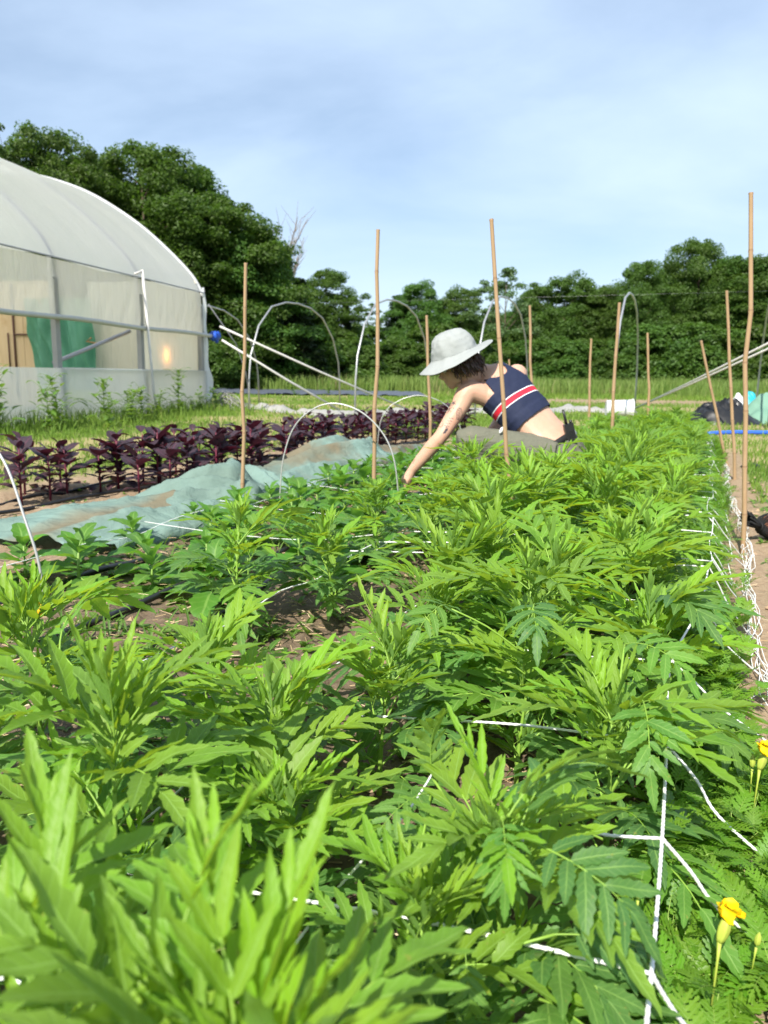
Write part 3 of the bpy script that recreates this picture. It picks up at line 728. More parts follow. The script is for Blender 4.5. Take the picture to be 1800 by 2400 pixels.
for k2 in range(30):
    tt = 3.5 + k2 * 0.23; p = ST(-3.02 + r.uniform(-.08, .08), tt + r.uniform(-.06, .06))
    amaranth(p, ORD[k2] + ' dark red amaranth from the left in the middle row', r.uniform(.90, 1.15), i); i += 1

# ------------------------------------------------------------------ litter on the soil: straw, clods, weed seedlings
n = 9000; s_ = rg.uniform(-2.2, 0.15, n); t_ = 0.3 + 7 * rg.uniform(0, 1, n) ** 1.7
sx2 = rg.random(n) < 0.2; s_ = np.where(sx2, rg.uniform(-3.8, 1.2, n), s_)
x = s_ * P.x + t_ * D.x; y = s_ * P.y + t_ * D.y; z = ground_z(x, y) + rg.uniform(0.001, 0.016, n)
a = rg.normal(0.5, 0.9, n); L = rg.uniform(0.008, 0.055, n) ** 1.0; wd = rg.uniform(0.0005, 0.0015, n); tl = rg.normal(0, 0.15, n)
dx, dy, dz = np.cos(a) * L / 2, np.sin(a) * L / 2, tl * L / 2; px_, py_ = -np.sin(a) * wd, np.cos(a) * wd
v = np.zeros((n, 6, 3)); bend = rg.normal(0, 0.12, n) * L
for e, sg in ((0, -1), (3, 1)):
    v[:, e] = np.stack([x + sg * dx - px_, y + sg * dy - py_, z + sg * dz], -1); v[:, e + 1] = np.stack([x + sg * dx + px_, y + sg * dy + py_, z + sg * dz], -1); v[:, e + 2] = np.stack([x + sg * dx, y + sg * dy, z + sg * dz + wd * 1.6], -1)
tf = np.array([[0, 1, 4], [0, 4, 3], [1, 2, 5], [1, 5, 4], [2, 0, 3], [2, 3, 5], [0, 2, 1], [3, 4, 5]])
f = (tf[None] + (np.arange(n) * 6)[:, None, None]).reshape(-1, 3); l = np.zeros((n, 6, 3)); l[:, :, 2] = rg.uniform(0, 1, n)[:, None]
tag(link('straw_litter', np_mesh('straw_litter', v.reshape(-1, 3), f, M['straw'], l.reshape(-1, 3))), 'pale dry straw scattered over the soil of the beds', kind='stuff')
n = 4200; s_ = np.where(rg.random(n) < 0.45, rg.uniform(0.2, 2.2, n), rg.uniform(-3.9, 0.2, n)); t_ = 0.4 + 7 * rg.uniform(0, 1, n) ** 1.5
x = s_ * P.x + t_ * D.x; y = s_ * P.y + t_ * D.y; z = ground_z(x, y); sz = 0.004 + 0.016 * rg.random(n) ** 3
oc = np.array([[1, 0, 0], [-1, 0, 0], [0, 1, 0], [0, -1, 0], [0, 0, .75], [0, 0, -.6]])
v = oc[None] * sz[:, None, None] * rg.uniform(0.6, 1.4, (n, 6, 3)); th = rg.uniform(0, 6.28, n); c_, sn = np.cos(th), np.sin(th)
v = np.stack([v[:, :, 0] * c_[:, None] - v[:, :, 1] * sn[:, None] + x[:, None], v[:, :, 0] * sn[:, None] + v[:, :, 1] * c_[:, None] + y[:, None], v[:, :, 2] + z[:, None]], -1)
tf = np.array([[0, 2, 4], [2, 1, 4], [1, 3, 4], [3, 0, 4], [2, 0, 5], [1, 2, 5], [3, 1, 5], [0, 3, 5]])
M['clod'] = mat_plain('soil_clod', (0.32, 0.23, 0.15), 0.95, 0.08, var=0.35, scale=5)
tag(link('soil_clods', np_mesh('soil_clods', v.reshape(-1, 3), (tf[None] + (np.arange(n) * 6)[:, None, None]).reshape(-1, 3), M['clod'])), 'small crumbly clods of soil lying on the beds', kind='stuff')
mb = MB(); r = random.Random(51)
for i in range(2900):
    if r.random() < 0.45: p = ST(r.uniform(0.25, 1.7), 1.2 + 6 * r.random() ** 1.2)
    elif r.random() < .55: p = ST(r.uniform(-2.2, -0.45), 0.9 + 1.9 * r.random())
    else: p = ST(r.uniform(-3.9, -0.5), 1.0 + 6.5 * r.random())
    p.z = gz(p); az0 = r.uniform(0, 6); sz_ = r.uniform(0.012, 0.045)
    for q in range(r.choice((3, 4, 5, 6))):
        az = az0 + q * 2.2; el = r.uniform(0.2, 1.1)
        leaflet(mb, p, V((math.cos(az) * math.cos(el), math.sin(az) * math.cos(el), math.sin(el))), V((-math.cos(az), -math.sin(az), 1)), sz_ * r.uniform(.7, 1.2), sz_ * r.uniform(.12, .3), .3, .4, 4, 0, r.uniform(0, 1))
tag(mb.build('weed_seedlings', M['weed']), 'tiny green weeds sprouting from the soil', kind='stuff')
mb = MB()                                                    # grassy weed tufts in the gap of the bed
for (u, v_, n, h) in ((690, 1290, 60, .13), (640, 1250, 40, .12), (590, 1610, 30, .08), (330, 1540, 26, .07), (760, 1230, 40, .12), (480, 1230, 30, .1), (250, 1500, 40, .08), (180, 1620, 34, .07), (420, 1340, 40, .09), (120, 1480, 30, .08), (560, 1500, 36, .08), (330, 1290, 36, .08)):
    p0 = G(u, v_, 0)
    for q in range(n):
        p = p0 + V((r.gauss(0, .06), r.gauss(0, .05), 0)); p.z = gz(p); az = r.uniform(0, 6.28); el = r.uniform(.7, 1.5)
        leaflet(mb, p, V((math.cos(az) * math.cos(el), math.sin(az) * math.cos(el), math.sin(el))), V((-math.cos(az), -math.sin(az), .6)), h * r.uniform(.5, 1.2), 0.0035, .3, .5, 5, 0, r.uniform(0, 1))
tag(mb.build('grass_tufts', M['weed']), 'loose tufts of grass growing in the gap of the bed', kind='stuff')

# ------------------------------------------------------------------ bamboo stakes
k = NT('bamboo'); o_ = k.obj(); x, y, z = k.sep(k.attr('luv').outputs['Vector'])
c = k.mix(k.noise(9, 5, .6, k.n('ShaderNodeMapping', {'Vector': o_, 'Scale': (6, 6, 1)}).outputs[0]), (0.29, 0.185, 0.098), (0.45, 0.315, 0.185))
c = k.mix(z, c, (0.19, 0.11, 0.055)); M['bamboo'] = k.done(k.pbsdf(c, 0.45, 0.4))
def stake(top, foot, rad, lab, seed, name='bamboo_stake'):
    r = random.Random(seed); top = V(top); foot = V(foot); foot = foot - (top - foot).normalized() * 0.05
    mb = MB(); L = (top - foot).length; n = max(4, int(L / 0.20)); pts = []; rr = []; at = []
    ax = (top - foot) / L; sd = ax.orthogonal().normalized(); s2 = ax.cross(sd)
    cur = V((0, 0, 0)); kn = []
    for i in range(n + 1): kn.append(i / n + (r.uniform(-.15, .15) / n if 0 < i < n else 0))
    off = [sd * r.gauss(0, .0045) + s2 * r.gauss(0, .0045) for _ in kn]; off[0] = V(); off[-1] = off[-1] * 0.2
    vs = []; fs = []; rows = []
    for i, t in enumerate(kn):
        p = foot.lerp(top, t) + off[i]
        for dz, rm, ag in ((-0.010, 1.0, 0), (-0.004, 1.16, 0.35), (0.0, 1.05, 1.0), (0.006, 1.0, 0.25)):
            tt = p + ax * dz
            if (i == 0 and dz < 0) or (i == n and dz > 0): continue
            rows.append((tt, rad * rm * (1.0 - 0.22 * t), ag))
    m = 9
    for (p, q, ag) in rows:
        for j in range(m): a = j * 2 * math.pi / m; vs.append(p + (sd * math.cos(a) + s2 * math.sin(a)) * q); at.append((0, 0, ag))
    for i in range(len(rows) - 1):
        for j in range(m): fs.append((i * m + j, i * m + (j + 1) % m, (i + 1) * m + (j + 1) % m, (i + 1) * m + j))
    fs.append(tuple(range((len(rows) - 1) * m, len(rows) * m)))
    base = foot.copy(); mb.add([q - base for q in vs], fs, at)
    o = mb.build(name, M['bamboo']); o.location = base
    tag(o, lab, 'stake', 'bamboo stakes round the beds'); return o
def stake_px(ut, vt, uf, vf, Y, wpx, lab, seed):
    a, b = AT(ut, vt, Y), AT(uf, vf, Y); d = (b - a); kz = (0.0 - a.z) / d.z
    f = a + d * kz; stake(a, f, wpx * 0.40 * Y / F, lab, seed)
stake_px(575, 616, 567, 1185, 3.95, 12, 'leftmost bamboo stake, standing in front of the dark red amaranth row', 1)
stake_px(886, 538, 877, 1105, 3.85, 13, 'bamboo stake with its top against the sky in the middle, before the green cover', 2)
stake_px(1151, 513, 1192, 1045, 3.05, 14, 'bamboo stake slanting across the stooping gardener\'s back', 3)
stake_px(1761, 451, 1741, 1290, 3.2, 15, 'tallest and thickest bamboo stake, in the bare path at the right edge', 4)
stake_px(1000, 739, 1009, 1010, 5.9, 10, 'bamboo stake behind the gardener\'s hat brim', 5)
stake_px(1242, 716, 1245, 920, 7.0, 9, 'bamboo stake behind the gardener\'s striped top', 6)
stake_px(1193, 842, 1196, 880, 9.0, 6, 'short bit of bamboo stake seen over the gardener\'s shoulder', 7)
stake_px(1386, 794, 1381, 960, 8.0, 8, 'thin bamboo stake just left of the bright metal hoop leg', 8)
stake_px(1452, 709, 1434, 1015, 6.3, 11, 'bamboo stake leaning right, before the white tub', 9)
stake_px(1518, 780, 1520, 960, 9.0, 8, 'thin bamboo stake standing in the middle of the far end of the bed', 10)
stake_px(1643, 798, 1702, 1080, 6.6, 9, 'bamboo stake leaning left, crossed by the pair of white poles', 11)
stake_px(1703, 681, 1720, 1085, 5.6, 10, 'reddish bamboo stake left of the tallest stake', 12)

# ------------------------------------------------------------------ wire hoops and tunnel hoops
M['wire'] = mat_plain('galvanised_wire', (0.50, 0.50, 0.48), 0.42, 0.5, metal=0.55, var=.15, scale=20)
M['galv'] = mat_plain('galvanised_pipe', (0.40, 0.41, 0.42), 0.42, 0.5, metal=0.6, var=.2, scale=6)
M['whitepipe'] = mat_plain('white_pipe', (0.52, 0.51, 0.49), 0.4, 0.4, var=.08, scale=5)
def wire_hoop(pts, rad, lab, grp='thin wire hoops over the left bed'):
    mb = MB(); mb.tube(smooth_path(pts, 8), rad, 6); tag(mb.build('wire_hoop', M['wire']), lab, 'hoop', grp)
f = G(104, 1450, 0); wire_hoop([f - V((0, 0, .03)), AT(95, 1340, f.y), AT(58, 1215, f.y + .02), AT(0, 1066, f.y + .06), AT(-110, 960, f.y + .12), AT(-260, 930, f.y + .2), AT(-400, 1010, f.y + .28), G(-470, 1300, 0) + V((0, .2, -.03))], 0.0042, 'thin wire hoop leaning over the left edge, its leg among the young plants')
Yh = 3.75
wire_hoop([AT(655, 1210, Yh), AT(656, 1165, Yh), AT(664, 1075, Yh), AT(690, 1000, Yh), AT(737, 957, Yh - .02), AT(790, 946, Yh - .04), AT(850, 968, Yh - .06), AT(900, 1020, Yh - .08), AT(925, 1085, Yh - .1), AT(935, 1180, Yh - .1), AT(938, 1230, Yh - .1)], 0.0036, 'thin wire hoop arching over the left bed between the two front stakes')
Yh = 6.2
wire_hoop([AT(885, 1040, Yh), AT(893, 985, Yh), AT(920, 948, Yh), AT(975, 927, Yh), AT(1030, 940, Yh), AT(1068, 975, Yh), AT(1085, 1030, Yh), AT(1090, 1070, Yh)], 0.0034, 'thin wire hoop arching behind the gardener\'s arm')
TH = V((-0.55, 14.0, 0))
def tunnel_hoop(k_, lab):
    o = TH + P * (2.24 * k_); z0 = 0.0
    prof = [(0, -0.05), (0.02, .6), (0.10, 1.05), (0.42, 1.62), (0.95, 2.02), (1.55, 2.15), (2.1, 2.17), (2.7, 2.12), (3.3, 1.95), (3.85, 1.52), (4.15, 1.0), (4.22, .6), (4.25, -0.05)]
    mb = MB(); mb.tube([o + D * (a * 0.93) + V((0, 0, b)) - o for a, b in prof], 0.017, 8); h = mb.build('tunnel_hoop', M['galv']); h.location = o
    tag(h, lab, 'hoop', 'bare metal hoops of the uncovered tunnel')
for kk_, lab in ((-2, 'bare metal tunnel hoop half hidden behind the corner of the plastic tunnel'), (-1, 'bare metal tunnel hoop showing its whole arch, before the dark trees on the left'), (0, 'bare metal tunnel hoop behind the middle bamboo stake'), (1, 'bare metal tunnel hoop rising from behind the gardener\'s hat'), (2, 'bare metal tunnel hoop seen edge on beside the white tub'), (3, 'bare metal tunnel hoop beside the tallest bamboo stake at the right')):
    tunnel_hoop(kk_, lab)
mb = MB(); a = TH + D * 1.95 + V((0, 0, 2.17)); mb.tube([a - P * 2.24, a, a + P * 2.24, a + P * 4.48, a + P * 6.72], 0.0010, 4)
tag(mb.build('ridge_wire', M['galv']), 'thin wire strung along the tops of the bare tunnel hoops', 'wire')
def pole(a, b, rad, lab, mat='whitepipe', grp='long pale poles laid slanting', name='pale_pole'):
    mb = MB(); a = V(a); b = V(b); mb.tube([V((0, 0, 0)), (b - a) * .5 - V((0, 0, .02)), b - a], rad, 8); o = mb.build(name, M[mat]); o.location = a; tag(o, lab, 'pole', grp)
pole(AT(515, 765, 14.6), G(950, 958, 0), 0.020, 'upper of the two pale poles slanting down to the ground from the plastic tunnel')
pole(AT(520, 797, 14.2), G(800, 964, 0), 0.020, 'lower of the two pale poles slanting down to the ground from the plastic tunnel')
pole(G(1470, 966, 0), AT(1900, 755, 9.6), 0.017, 'upper pole of the pair rising to the right edge of the picture')
pole(G(1462, 968, 0), AT(1900, 772, 9.4), 0.015, 'lower pole of the pair rising to the right edge of the picture')

# ------------------------------------------------------------------ trellis netting
k = NT('net_cord'); M['cord'] = k.done(k.pbsdf(k.mix(k.noise(120, 3, .5, k.pos()), (0.66, 0.68, 0.68), (0.82, 0.82, 0.80)), 0.75, 0.2))
net = empty('trellis_netting', ST(-0.05, 1.0, 0)); bpy.context.view_layer.update()
tag(net, 'white twisted cord trellis netting stretched over the bed, bunched along its right edge', 'netting')
NI = net.matrix_world.inverted(); r = random.Random(61)
def cord(pts, rad=0.0021, twist=True, sub=6):
    q = smooth_path(pts, sub); 
    if twist:
        L = sum((q[i + 1] - q[i]).length for i in range(len(q) - 1)); m = int(L / 0.0032); out = []
        acc = [0]; 
        for i in range(len(q) - 1): acc.append(acc[-1] + (q[i + 1] - q[i]).length)
        j = 0
        for i in range(m + 1):
            d_ = L * i / m
            while j < len(q) - 2 and acc[j + 1] < d_: j += 1
            out.append(q[j].lerp(q[j + 1], min(1, (d_ - acc[j]) / max(1e-9, acc[j + 1] - acc[j]))))
        q = out
    mb = MB(); mb.tube([NI @ p for p in q], rad, 6 if twist else 5, lobe=0.20 if twist else 0, twist=2 * math.pi / 0.018 if twist else 0)
    return mb.build('cord', M['cord'], net)
ES = -0.035; NZ = 0.195
nodes = []
NODE_PX = [(1527, 2282), (1552, 1965), (1563, 1745), (1575, 1545), (1642, 1420), (1665, 1338)]
tt = [to_st(G(u, v_, NZ)) for u, v_ in NODE_PX]
tv = [q[1] for q in tt]; sv = [q[0] for q in tt]
tv = [tv[0] - 0.2] + tv; sv = [sv[0]] + sv
while tv[-1] < 8.4: tv.append(tv[-1] + 0.205); sv.append(sv[-1] * 0.8 + 0.2 * (0.03 + .01 * math.sin(tv[-1] * 3)))
EDGE = [ST(a, b, NZ - (0.05 * min(1, max(0, b - 2.2) / 1.5)) + (r.uniform(-.025, .02) if i > 3 else 0)) + P * (r.uniform(-.015, .015) if i > 5 else 0) for i, (a, b) in enumerate(zip(sv, tv))]
cord(EDGE[:8], 0.0021, True, 4); cord(EDGE[7:], 0.0017, False, 3)
BUND = []
for i in range(60):
    t_ = 0.9 + i * 0.14; s_ = 0.185 + 0.02 * math.sin(t_ * 2.1) - (0.03 if t_ > 4 else 0); BUND.append((s_, t_))
def bund(t_): return ST(0.180 + 0.018 * math.sin(t_ * 2.1) - 0.010 * max(0, t_ - 1.4) , t_, 0)
for i, e in enumerate(EDGE):
    tq = tv[i]
    b = bund(tq + 0.16 + r.uniform(-.02, .02)); b.z = gz(b) + 0.012
    if i == 2: b = G(1812, 2236, 0.03)
    if i == 1: b = G(1640, 2440, 0.10)
    if i == 3: b = G(1840, 2050, 0.02)
    if i == 4: b = G(1800, 1740, 0.02)
    mid = e.lerp(b, .5) + V((r.uniform(-.01, .01), 0, -0.012))
    if not (i > 7 and r.random() < .35): cord([e, e.lerp(b, .25) - V((0, 0, .004)), mid, b], 0.0022 if tq < 2.2 else 0.0018, tq < 2.2, 5)
    if i > 8 and r.random() < .45: continue
    l = ST(-0.62 if tq < 2 else -1.05, tq + (0.03 if i == 2 else r.uniform(-.03, .03)), NZ - .01)
    if i == 2: l = G(1225, 1885, NZ - 0.01)
    m1 = e.lerp(l, .33) - V((0, 0, r.uniform(.004, .02))); m2 = e.lerp(l, .66) - V((0, 0, r.uniform(.015, .03))); l = l - V((0, 0, .05))
    cord([e, m1, m2, l], 0.0020, tq < 2.2, 5)
for sl_ in (-0.34, -0.64, -1.0):
    cord([ST(sl_ + r.uniform(-.015, .015), t_, NZ - .06 + r.uniform(-.015, .01)) for t_ in np.arange(0.5, 2.4, .2)], 0.0017, True, 3)
    cord([ST(sl_ + r.uniform(-.015, .015), t_, NZ - .06 + r.uniform(-.015, .01)) for t_ in np.arange(2.3, 8.2, .3)], 0.0016, False, 3)
for sl_ in (-1.98,):                  # over the young plants
    cord([ST(sl_ + r.uniform(-.02, .02), t_, 0.10 + r.uniform(-.02, .03)) for t_ in np.arange(1.5, 7.2, .25)], 0.0013, False, 3)
for t_ in np.arange(2.4, 7.2, .62):
    cord([ST(a, t_ + r.uniform(-.03, .03), 0.10 + 0.09 * max(0, (a + 1.3) / .3) + r.uniform(-.02, .02)) for a in (-2.1, -1.85, -1.6, -1.3, -1.04)], 0.0014, False, 3)
for q in range(7):                                             # the loose bunch lying on the soil
    o1 = r.uniform(-.020, .022); ph = r.uniform(0, 6); pts = []
    for t_ in np.arange(1.05 + r.uniform(0, .3), 7.6, 0.07):
        b = bund(t_) + P * (o1 + 0.013 * math.sin(t_ * (7 + q) + ph) + r.gauss(0, .004)); b.z = gz(b) + 0.008 + 0.013 * abs(math.sin(t_ * (5 + q * .7) + ph)) + (0.03 if 3.2 < t_ < 6 else 0); pts.append(b)
    cord(pts, 0.0011, False, 2)
for q in range(18):                                             # loops hanging out of the bunch
    t_ = 1.2 + 5.5 * (q / 46); b = bund(t_); w_ = r.uniform(-.035, .03); L = r.uniform(.05, .14)
    pts = [b + V((0, 0, gz(b) + .02)), b + D * L * .3 + P * w_ + V((0, 0, gz(b) + .012)), b + D * L * .8 + P * w_ * .8 + V((0, 0, gz(b) + .012)), b + D * L + V((0, 0, gz(b) + .025))]
    cord(pts, 0.0011, False, 4)
for q in range(10):                                             # slack net mesh between edge and bunch farther off
    i = 8 + q * 2
    if i + 1 < len(EDGE):
        b = bund(tv[i]); cord([EDGE[i] + V((0, 0, -.02)), EDGE[i].lerp(b, .6) + D * .04 + V((0, 0, -.02)), EDGE[i + 1].lerp(bund(tv[i + 1]), .5)], 0.0019, False, 4)

# ------------------------------------------------------------------ irrigation tape
M['black_plastic'] = mat_plain('black_plastic', (0.014, 0.014, 0.016), 0.38, 0.5, var=.2)
def drip(s_, t0, t1, lab):
    r = random.Random(int(s_ * 1000)); pts = []
    for t_ in np.arange(t0, t1, .25): p = ST(s_ + .03 * math.sin(t_ * 1.1 + s_ * 9) + r.gauss(0, .008), t_); p.z = gz(p) + .014; pts.append(p)
    mb = MB(); mb.tube(smooth_path(pts, 4), 0.0105, 7); tag(mb.build('drip_line', M['black_plastic']), lab, 'irrigation hose', 'black drip hoses along the beds')
drip(-3.53, 2.2, 9.5, 'black drip hose along the far side of the dark red amaranth row'); drip(-3.24, 2.2, 9.5, 'black drip hose through the middle of the dark red amaranth row'); drip(-2.96, 2.2, 9.5, 'black drip hose between the amaranth row and the green cover')
drip(-1.86, 1.2, 7.5, 'black drip hose under the young plants nearest the green cover'); drip(-1.54, 1.2, 7.5, 'black drip hose through the middle of the young plants'); drip(-1.27, 1.2, 7.5, 'black drip hose beside the tall marigolds on the young plants\' side')

mb = MB(); p = G(95, 1432, 0.03); mb.box((0, 0, 0), (.022, .012, .045), Euler((.2, .1, .4)).to_matrix()); mb.box((0, 0, .03), (.012, .010, .02), Euler((.2, .1, .4)).to_matrix()); o = mb.build('yellow_tag', mat_plain('yellow_plastic', (.75, .42, .02), .4)); o.location = p
tag(o, 'small yellow plastic clip at the foot of the leaning wire hoop', 'clip')

# ------------------------------------------------------------------ green crop cover
k = NT('crop_cover'); o_ = k.obj(); x, y, z = k.sep(k.attr('luv').outputs['Vector'])
c = k.mix(k.ramp(k.noise(2.2, 4, .55, k.pos()), .35, .65), (0.24, 0.335, 0.285), (0.30, 0.44, 0.395))
tA, tB = to_st(G(-260, 1240, 0))[1], to_st(G(1075, 1060, 0))[1]
tt_ = k.math('ADD', tA, k.math('MULTIPLY', x, tB - tA)); wob_ = k.math('MULTIPLY', k.math('SUBTRACT', k.noise(1.6, 4, .6, k.pos()), .5), 1.3)
end_ = k.ramp(k.math('ADD', k.math('MULTIPLY', tt_, .2), k.math('MULTIPLY', wob_, .35)), .86, .97)
strip_ = k.math('MULTIPLY', k.ramp(k.math('ABSOLUTE', k.math('SUBTRACT', k.math('ADD', y, k.math('MULTIPLY', wob_, .25)), .50)), .06, .17, (1, 1, 1), (0, 0, 0)), k.ramp(tt_, .60, .64, (1, 1, 1), (1, 1, 1)))
strip_ = k.math('MULTIPLY', strip_, k.math('LESS_THAN', k.math('ADD', tt_, wob_), 3.0))
st_ = k.math('MAXIMUM', k.math('MULTIPLY', end_, k.ramp(k.noise(2.5, 4, .6, k.pos()), .38, .55)), k.math('MULTIPLY', strip_, .9))
c = k.mix(k.math('MULTIPLY', st_, 0.8), c, k.mix(k.noise(5, 4, .6, k.pos()), (0.30, 0.18, 0.075), (0.30, 0.25, 0.17)))
c = k.mix(k.math('MULTIPLY', k.ramp(k.noise(26, 4, .7, k.pos()), .62, .8), .35), c, (0.30, .24, .18))
nb = k.bump(k.math('ADD', k.math('MULTIPLY', k.noise(160, 3, .6, k.pos()), .15), k.noise(11, 5, .62, k.n('ShaderNodeMapping', {'Vector': k.pos(), 'Rotation': (0, 0, R(67)), 'Scale': (.45, 1.3, 1.3)}).outputs[0], .9)), .75, .035)
M['cover'] = k.done(k.n('ShaderNodeMixShader', {0: 0.44, 1: k.pbsdf(c, .8, .15, nb), 2: k.n('ShaderNodeBsdfTranslucent', {'Color': k.mix(.35, c, (.4, .6, .53))}).outputs[0]}).outputs[0])
mb = MB()
tA, tB = to_st(G(-260, 1240, 0))[1], to_st(G(1075, 1060, 0))[1]
def cover(u, q):
    t_ = tA + (tB - tA) * u
    left = 1 / (1 + math.exp((t_ - 3.15) * 6)); bunch = math.exp(-((t_ - 3.55) / .42) ** 2); hump = math.exp(-((t_ - 5.2) / .6) ** 2)
    edge = -2.20 + 0.05 * math.sin(t_ * 2.6) + 0.22 * left + 0.06 * noise.noise(V((t_ * 1.9, 4, 0)))
    wdt = 0.66 + 0.30 * left - 0.12 * bunch + .05 * math.sin(t_ * 1.7)
    s_ = edge - wdt * q
    hgt = 0.05 + 0.05 * left * q + 0.085 * bunch + 0.14 * hump - 0.02 * math.exp(-((t_ - 4.4) / .3) ** 2)
    pr = math.sin(math.pi * min(1, max(0, 0.03 + .94 * q))) ** .7
    sk = bunch * 2.2 + hump * .8
    f2 = noise.noise(V((t_ * .8, q * 2.0, 7.7))); f3 = noise.noise(V((t_ * 2.4 + q * 2, q * 4.5, 3.1)))
    ph_ = 6.2832 * (2.4 * q * (1 - .45 * bunch) + .42 * f2 + t_ * (1.15 * bunch + .35 * hump) * .8 + .10 * f3)
    rid = (0.5 + 0.5 * math.cos(ph_)) ** 1.6 * (0.040 + .045 * bunch + .025 * hump) + f3 * .016 + noise.noise(V((t_ * 7, q * 11, 5))) * .006
    end = min(1, u * 14, (1 - u) * 9)
    z_ = hgt * pr * (.35 + .65 * end) + rid * (0.25 + pr * .85) + 0.014
    p = ST(s_ + f2 * .025, t_); p.z = max(gz(p), -0.02) + z_ * (0.0 if q in (0, 1) else 1.0) + 0.004
    return p
mb.grid(cover, 300, 54); cv = mb.build('crop_cover', M['cover'])
sm = cv.modifiers.new('thickness', 'SOLIDIFY'); sm.thickness = 0.0015
tag(cv, 'crumpled sea green crop cover cloth with brown stains, heaped along the left bed', 'cloth')

# ------------------------------------------------------------------ plastic tunnel greenhouse on the left
def plastic(name, col, trans, clear, rough=0.35, dirt=0.25, wr=0.5):
    k = NT(name); pos = k.pos(); 
    str_ = k.n('ShaderNodeMapping', {'Vector': pos, 'Scale': (1.2, 1.2, .35)}).outputs[0]
    nn = k.noise(1.6, 5, .6, str_, .6)
    c = k.mix(k.math('MULTIPLY', nn, dirt), col, [q * .72 for q in col])
    wv = k.noise(3.2, 3, .5, k.n('ShaderNodeMapping', {'Vector': pos, 'Rotation': (0, R(24), 0), 'Scale': (2.4, 2.4, .5)}).outputs[0], .8)
    nb = k.bump(wv, wr, .05)
    p = k.pbsdf(c, rough, .5, nb); t = k.n('ShaderNodeBsdfTranslucent', {'Color': c, 'Normal': nb}).outputs[0]
    m1 = k.n('ShaderNodeMixShader', {0: trans, 1: p, 2: t}).outputs[0]
    return k.done(k.n('ShaderNodeMixShader', {0: clear, 1: m1, 2: k.n('ShaderNodeBsdfTransparent', {'Color': (.95, .95, .95)}).outputs[0]}).outputs[0])
M['poly'] = plastic('roof_plastic', (0.96, 0.965, 0.97), 0.70, 0.06, wr=.16)
M['poly_side'] = plastic('side_plastic', (0.95, 0.915, 0.83), 0.75, 0.24, wr=.9)
M['poly_skirt'] = plastic('skirt_plastic', (0.86, 0.87, 0.84), 0.65, 0.20, wr=.8)
M['poly_film'] = plastic('film_plastic', (0.90, 0.85, 0.72), 0.7, 0.0, wr=.7)
M['poly_inner'] = plastic('end_plastic', (0.86, 0.78, 0.60), 0.5, 0.03, wr=.8)
M['frame'] = mat_plain('tunnel_frame_steel', (0.34, 0.34, 0.36), 0.45, .5, metal=.5, var=.2, scale=4)
C0 = G(478, 958, 0); C0 = C0 * (15.0 / C0.y); C0.z = 0
WD = V((-math.sin(R(12.5)), -math.cos(R(12.5)), 0)); GD = V((-math.cos(R(12.5)), math.sin(R(12.5)), 0))
def W(t_, z, s_=0.0): return C0 + WD * t_ + GD * s_ + V((0, 0, z))
ARCH = [(0, 2.2), (.22, 2.55), (.77, 3.08), (1.37, 3.55), (2.17, 4.02), (2.9, 4.30), (3.65, 4.48), (4.5, 4.58), (5.5, 4.61)]
ARCH = ARCH + [(11 - a, b) for a, b in reversed(ARCH[:-1])]
def arch(u):
    f = u * (len(ARCH) - 1); pts = smooth_arch; i = min(int(u * (len(pts) - 1)), len(pts) - 2); q = u * (len(pts) - 1) - i
    return pts[i].lerp(pts[i + 1], q)
smooth_arch = smooth_path([V((a, b, 0)) for a, b in ARCH], 6)
GL = 12.0
gh = empty('plastic_tunnel', C0); tag(gh, 'white plastic covered growing tunnel with rolled up side, standing by the trees at the left', 'greenhouse'); bpy.context.view_layer.update()
def gpart(mb, name, mat, parent=gh, smooth=True):
    o = mb.build(name, mat, None, smooth); o.location = -parent.matrix_world.translation if parent is gh else (0, 0, 0); o.parent = parent; return o
mb = MB()
def roof(u, v_):
    t_ = -0.06 + (GL + .06) * v_; a = arch(u)
    sag = 0.030 * (1 - abs(math.cos(math.pi * t_ / 2.2))) ** 1.0 * (1 if t_ < GL else 0)
    sag += 0.012 * noise.noise(V((t_ * 2.2, a.x * .8, 0)))
    return W(t_, a.y - sag, a.x)
mb.grid(roof, 60, 120); gpart(mb, 'roof_cover', M['poly'])
mb = MB()                                                       # far side wall: curtain
mb.grid(lambda u, v_: W(GL * v_, 2.2 * u, 11 + .01 * math.sin(v_ * 90)), 6, 60); gpart(mb, 'far_side_cover', M['poly_side'])
mb = MB()                                                       # upper side curtain with pulled folds
def curtain(u, v_):
    t_ = GL * v_; z = 1.44 + .75 * u
    f = 0.035 * noise.noise(V((t_ * 3.4 + z * 2.2, z * .6, 2))) * math.sin(math.pi * min(1, u + .12)) + 0.02 * noise.noise(V((t_ * 8 + z * 5, z, 6)))
    return W(t_, z, 0.004 - (0.012 + abs(f) * 1.2) * math.sin(math.pi * min(1, (1 - u) * 1.4) / 2))
mb.grid(curtain, 14, 190); gpart(mb, 'side_curtain', M['poly_side'])
mb = MB()                                                       # skirt
def skirt(u, v_):
    t_ = -.05 + GL * v_; z = -0.05 + .80 * u
    f = 0.05 * noise.noise(V((t_ * 3.0 + z, z * 1.2, 12))) * (1.1 - u) + 0.015 * noise.noise(V((t_ * 9, z * 2, 3)))
    return W(t_, z, -0.05 - abs(f))
mb.grid(skirt, 12, 160); gpart(mb, 'skirt', M['poly_skirt'])
mb = MB()                                                       # film closing the last bay
def film(u, v_):
    t_ = 2.1 * v_ + .02; z = .72 + .74 * u; f = 0.03 * noise.noise(V((t_ * 3 - z * 2, z, 21)))
    return W(t_, z, 0.09 + f)
mb.grid(film, 10, 40); gpart(mb, 'end_bay_film', M['poly_film'])
mb = MB()                                                       # loose flap at the corner
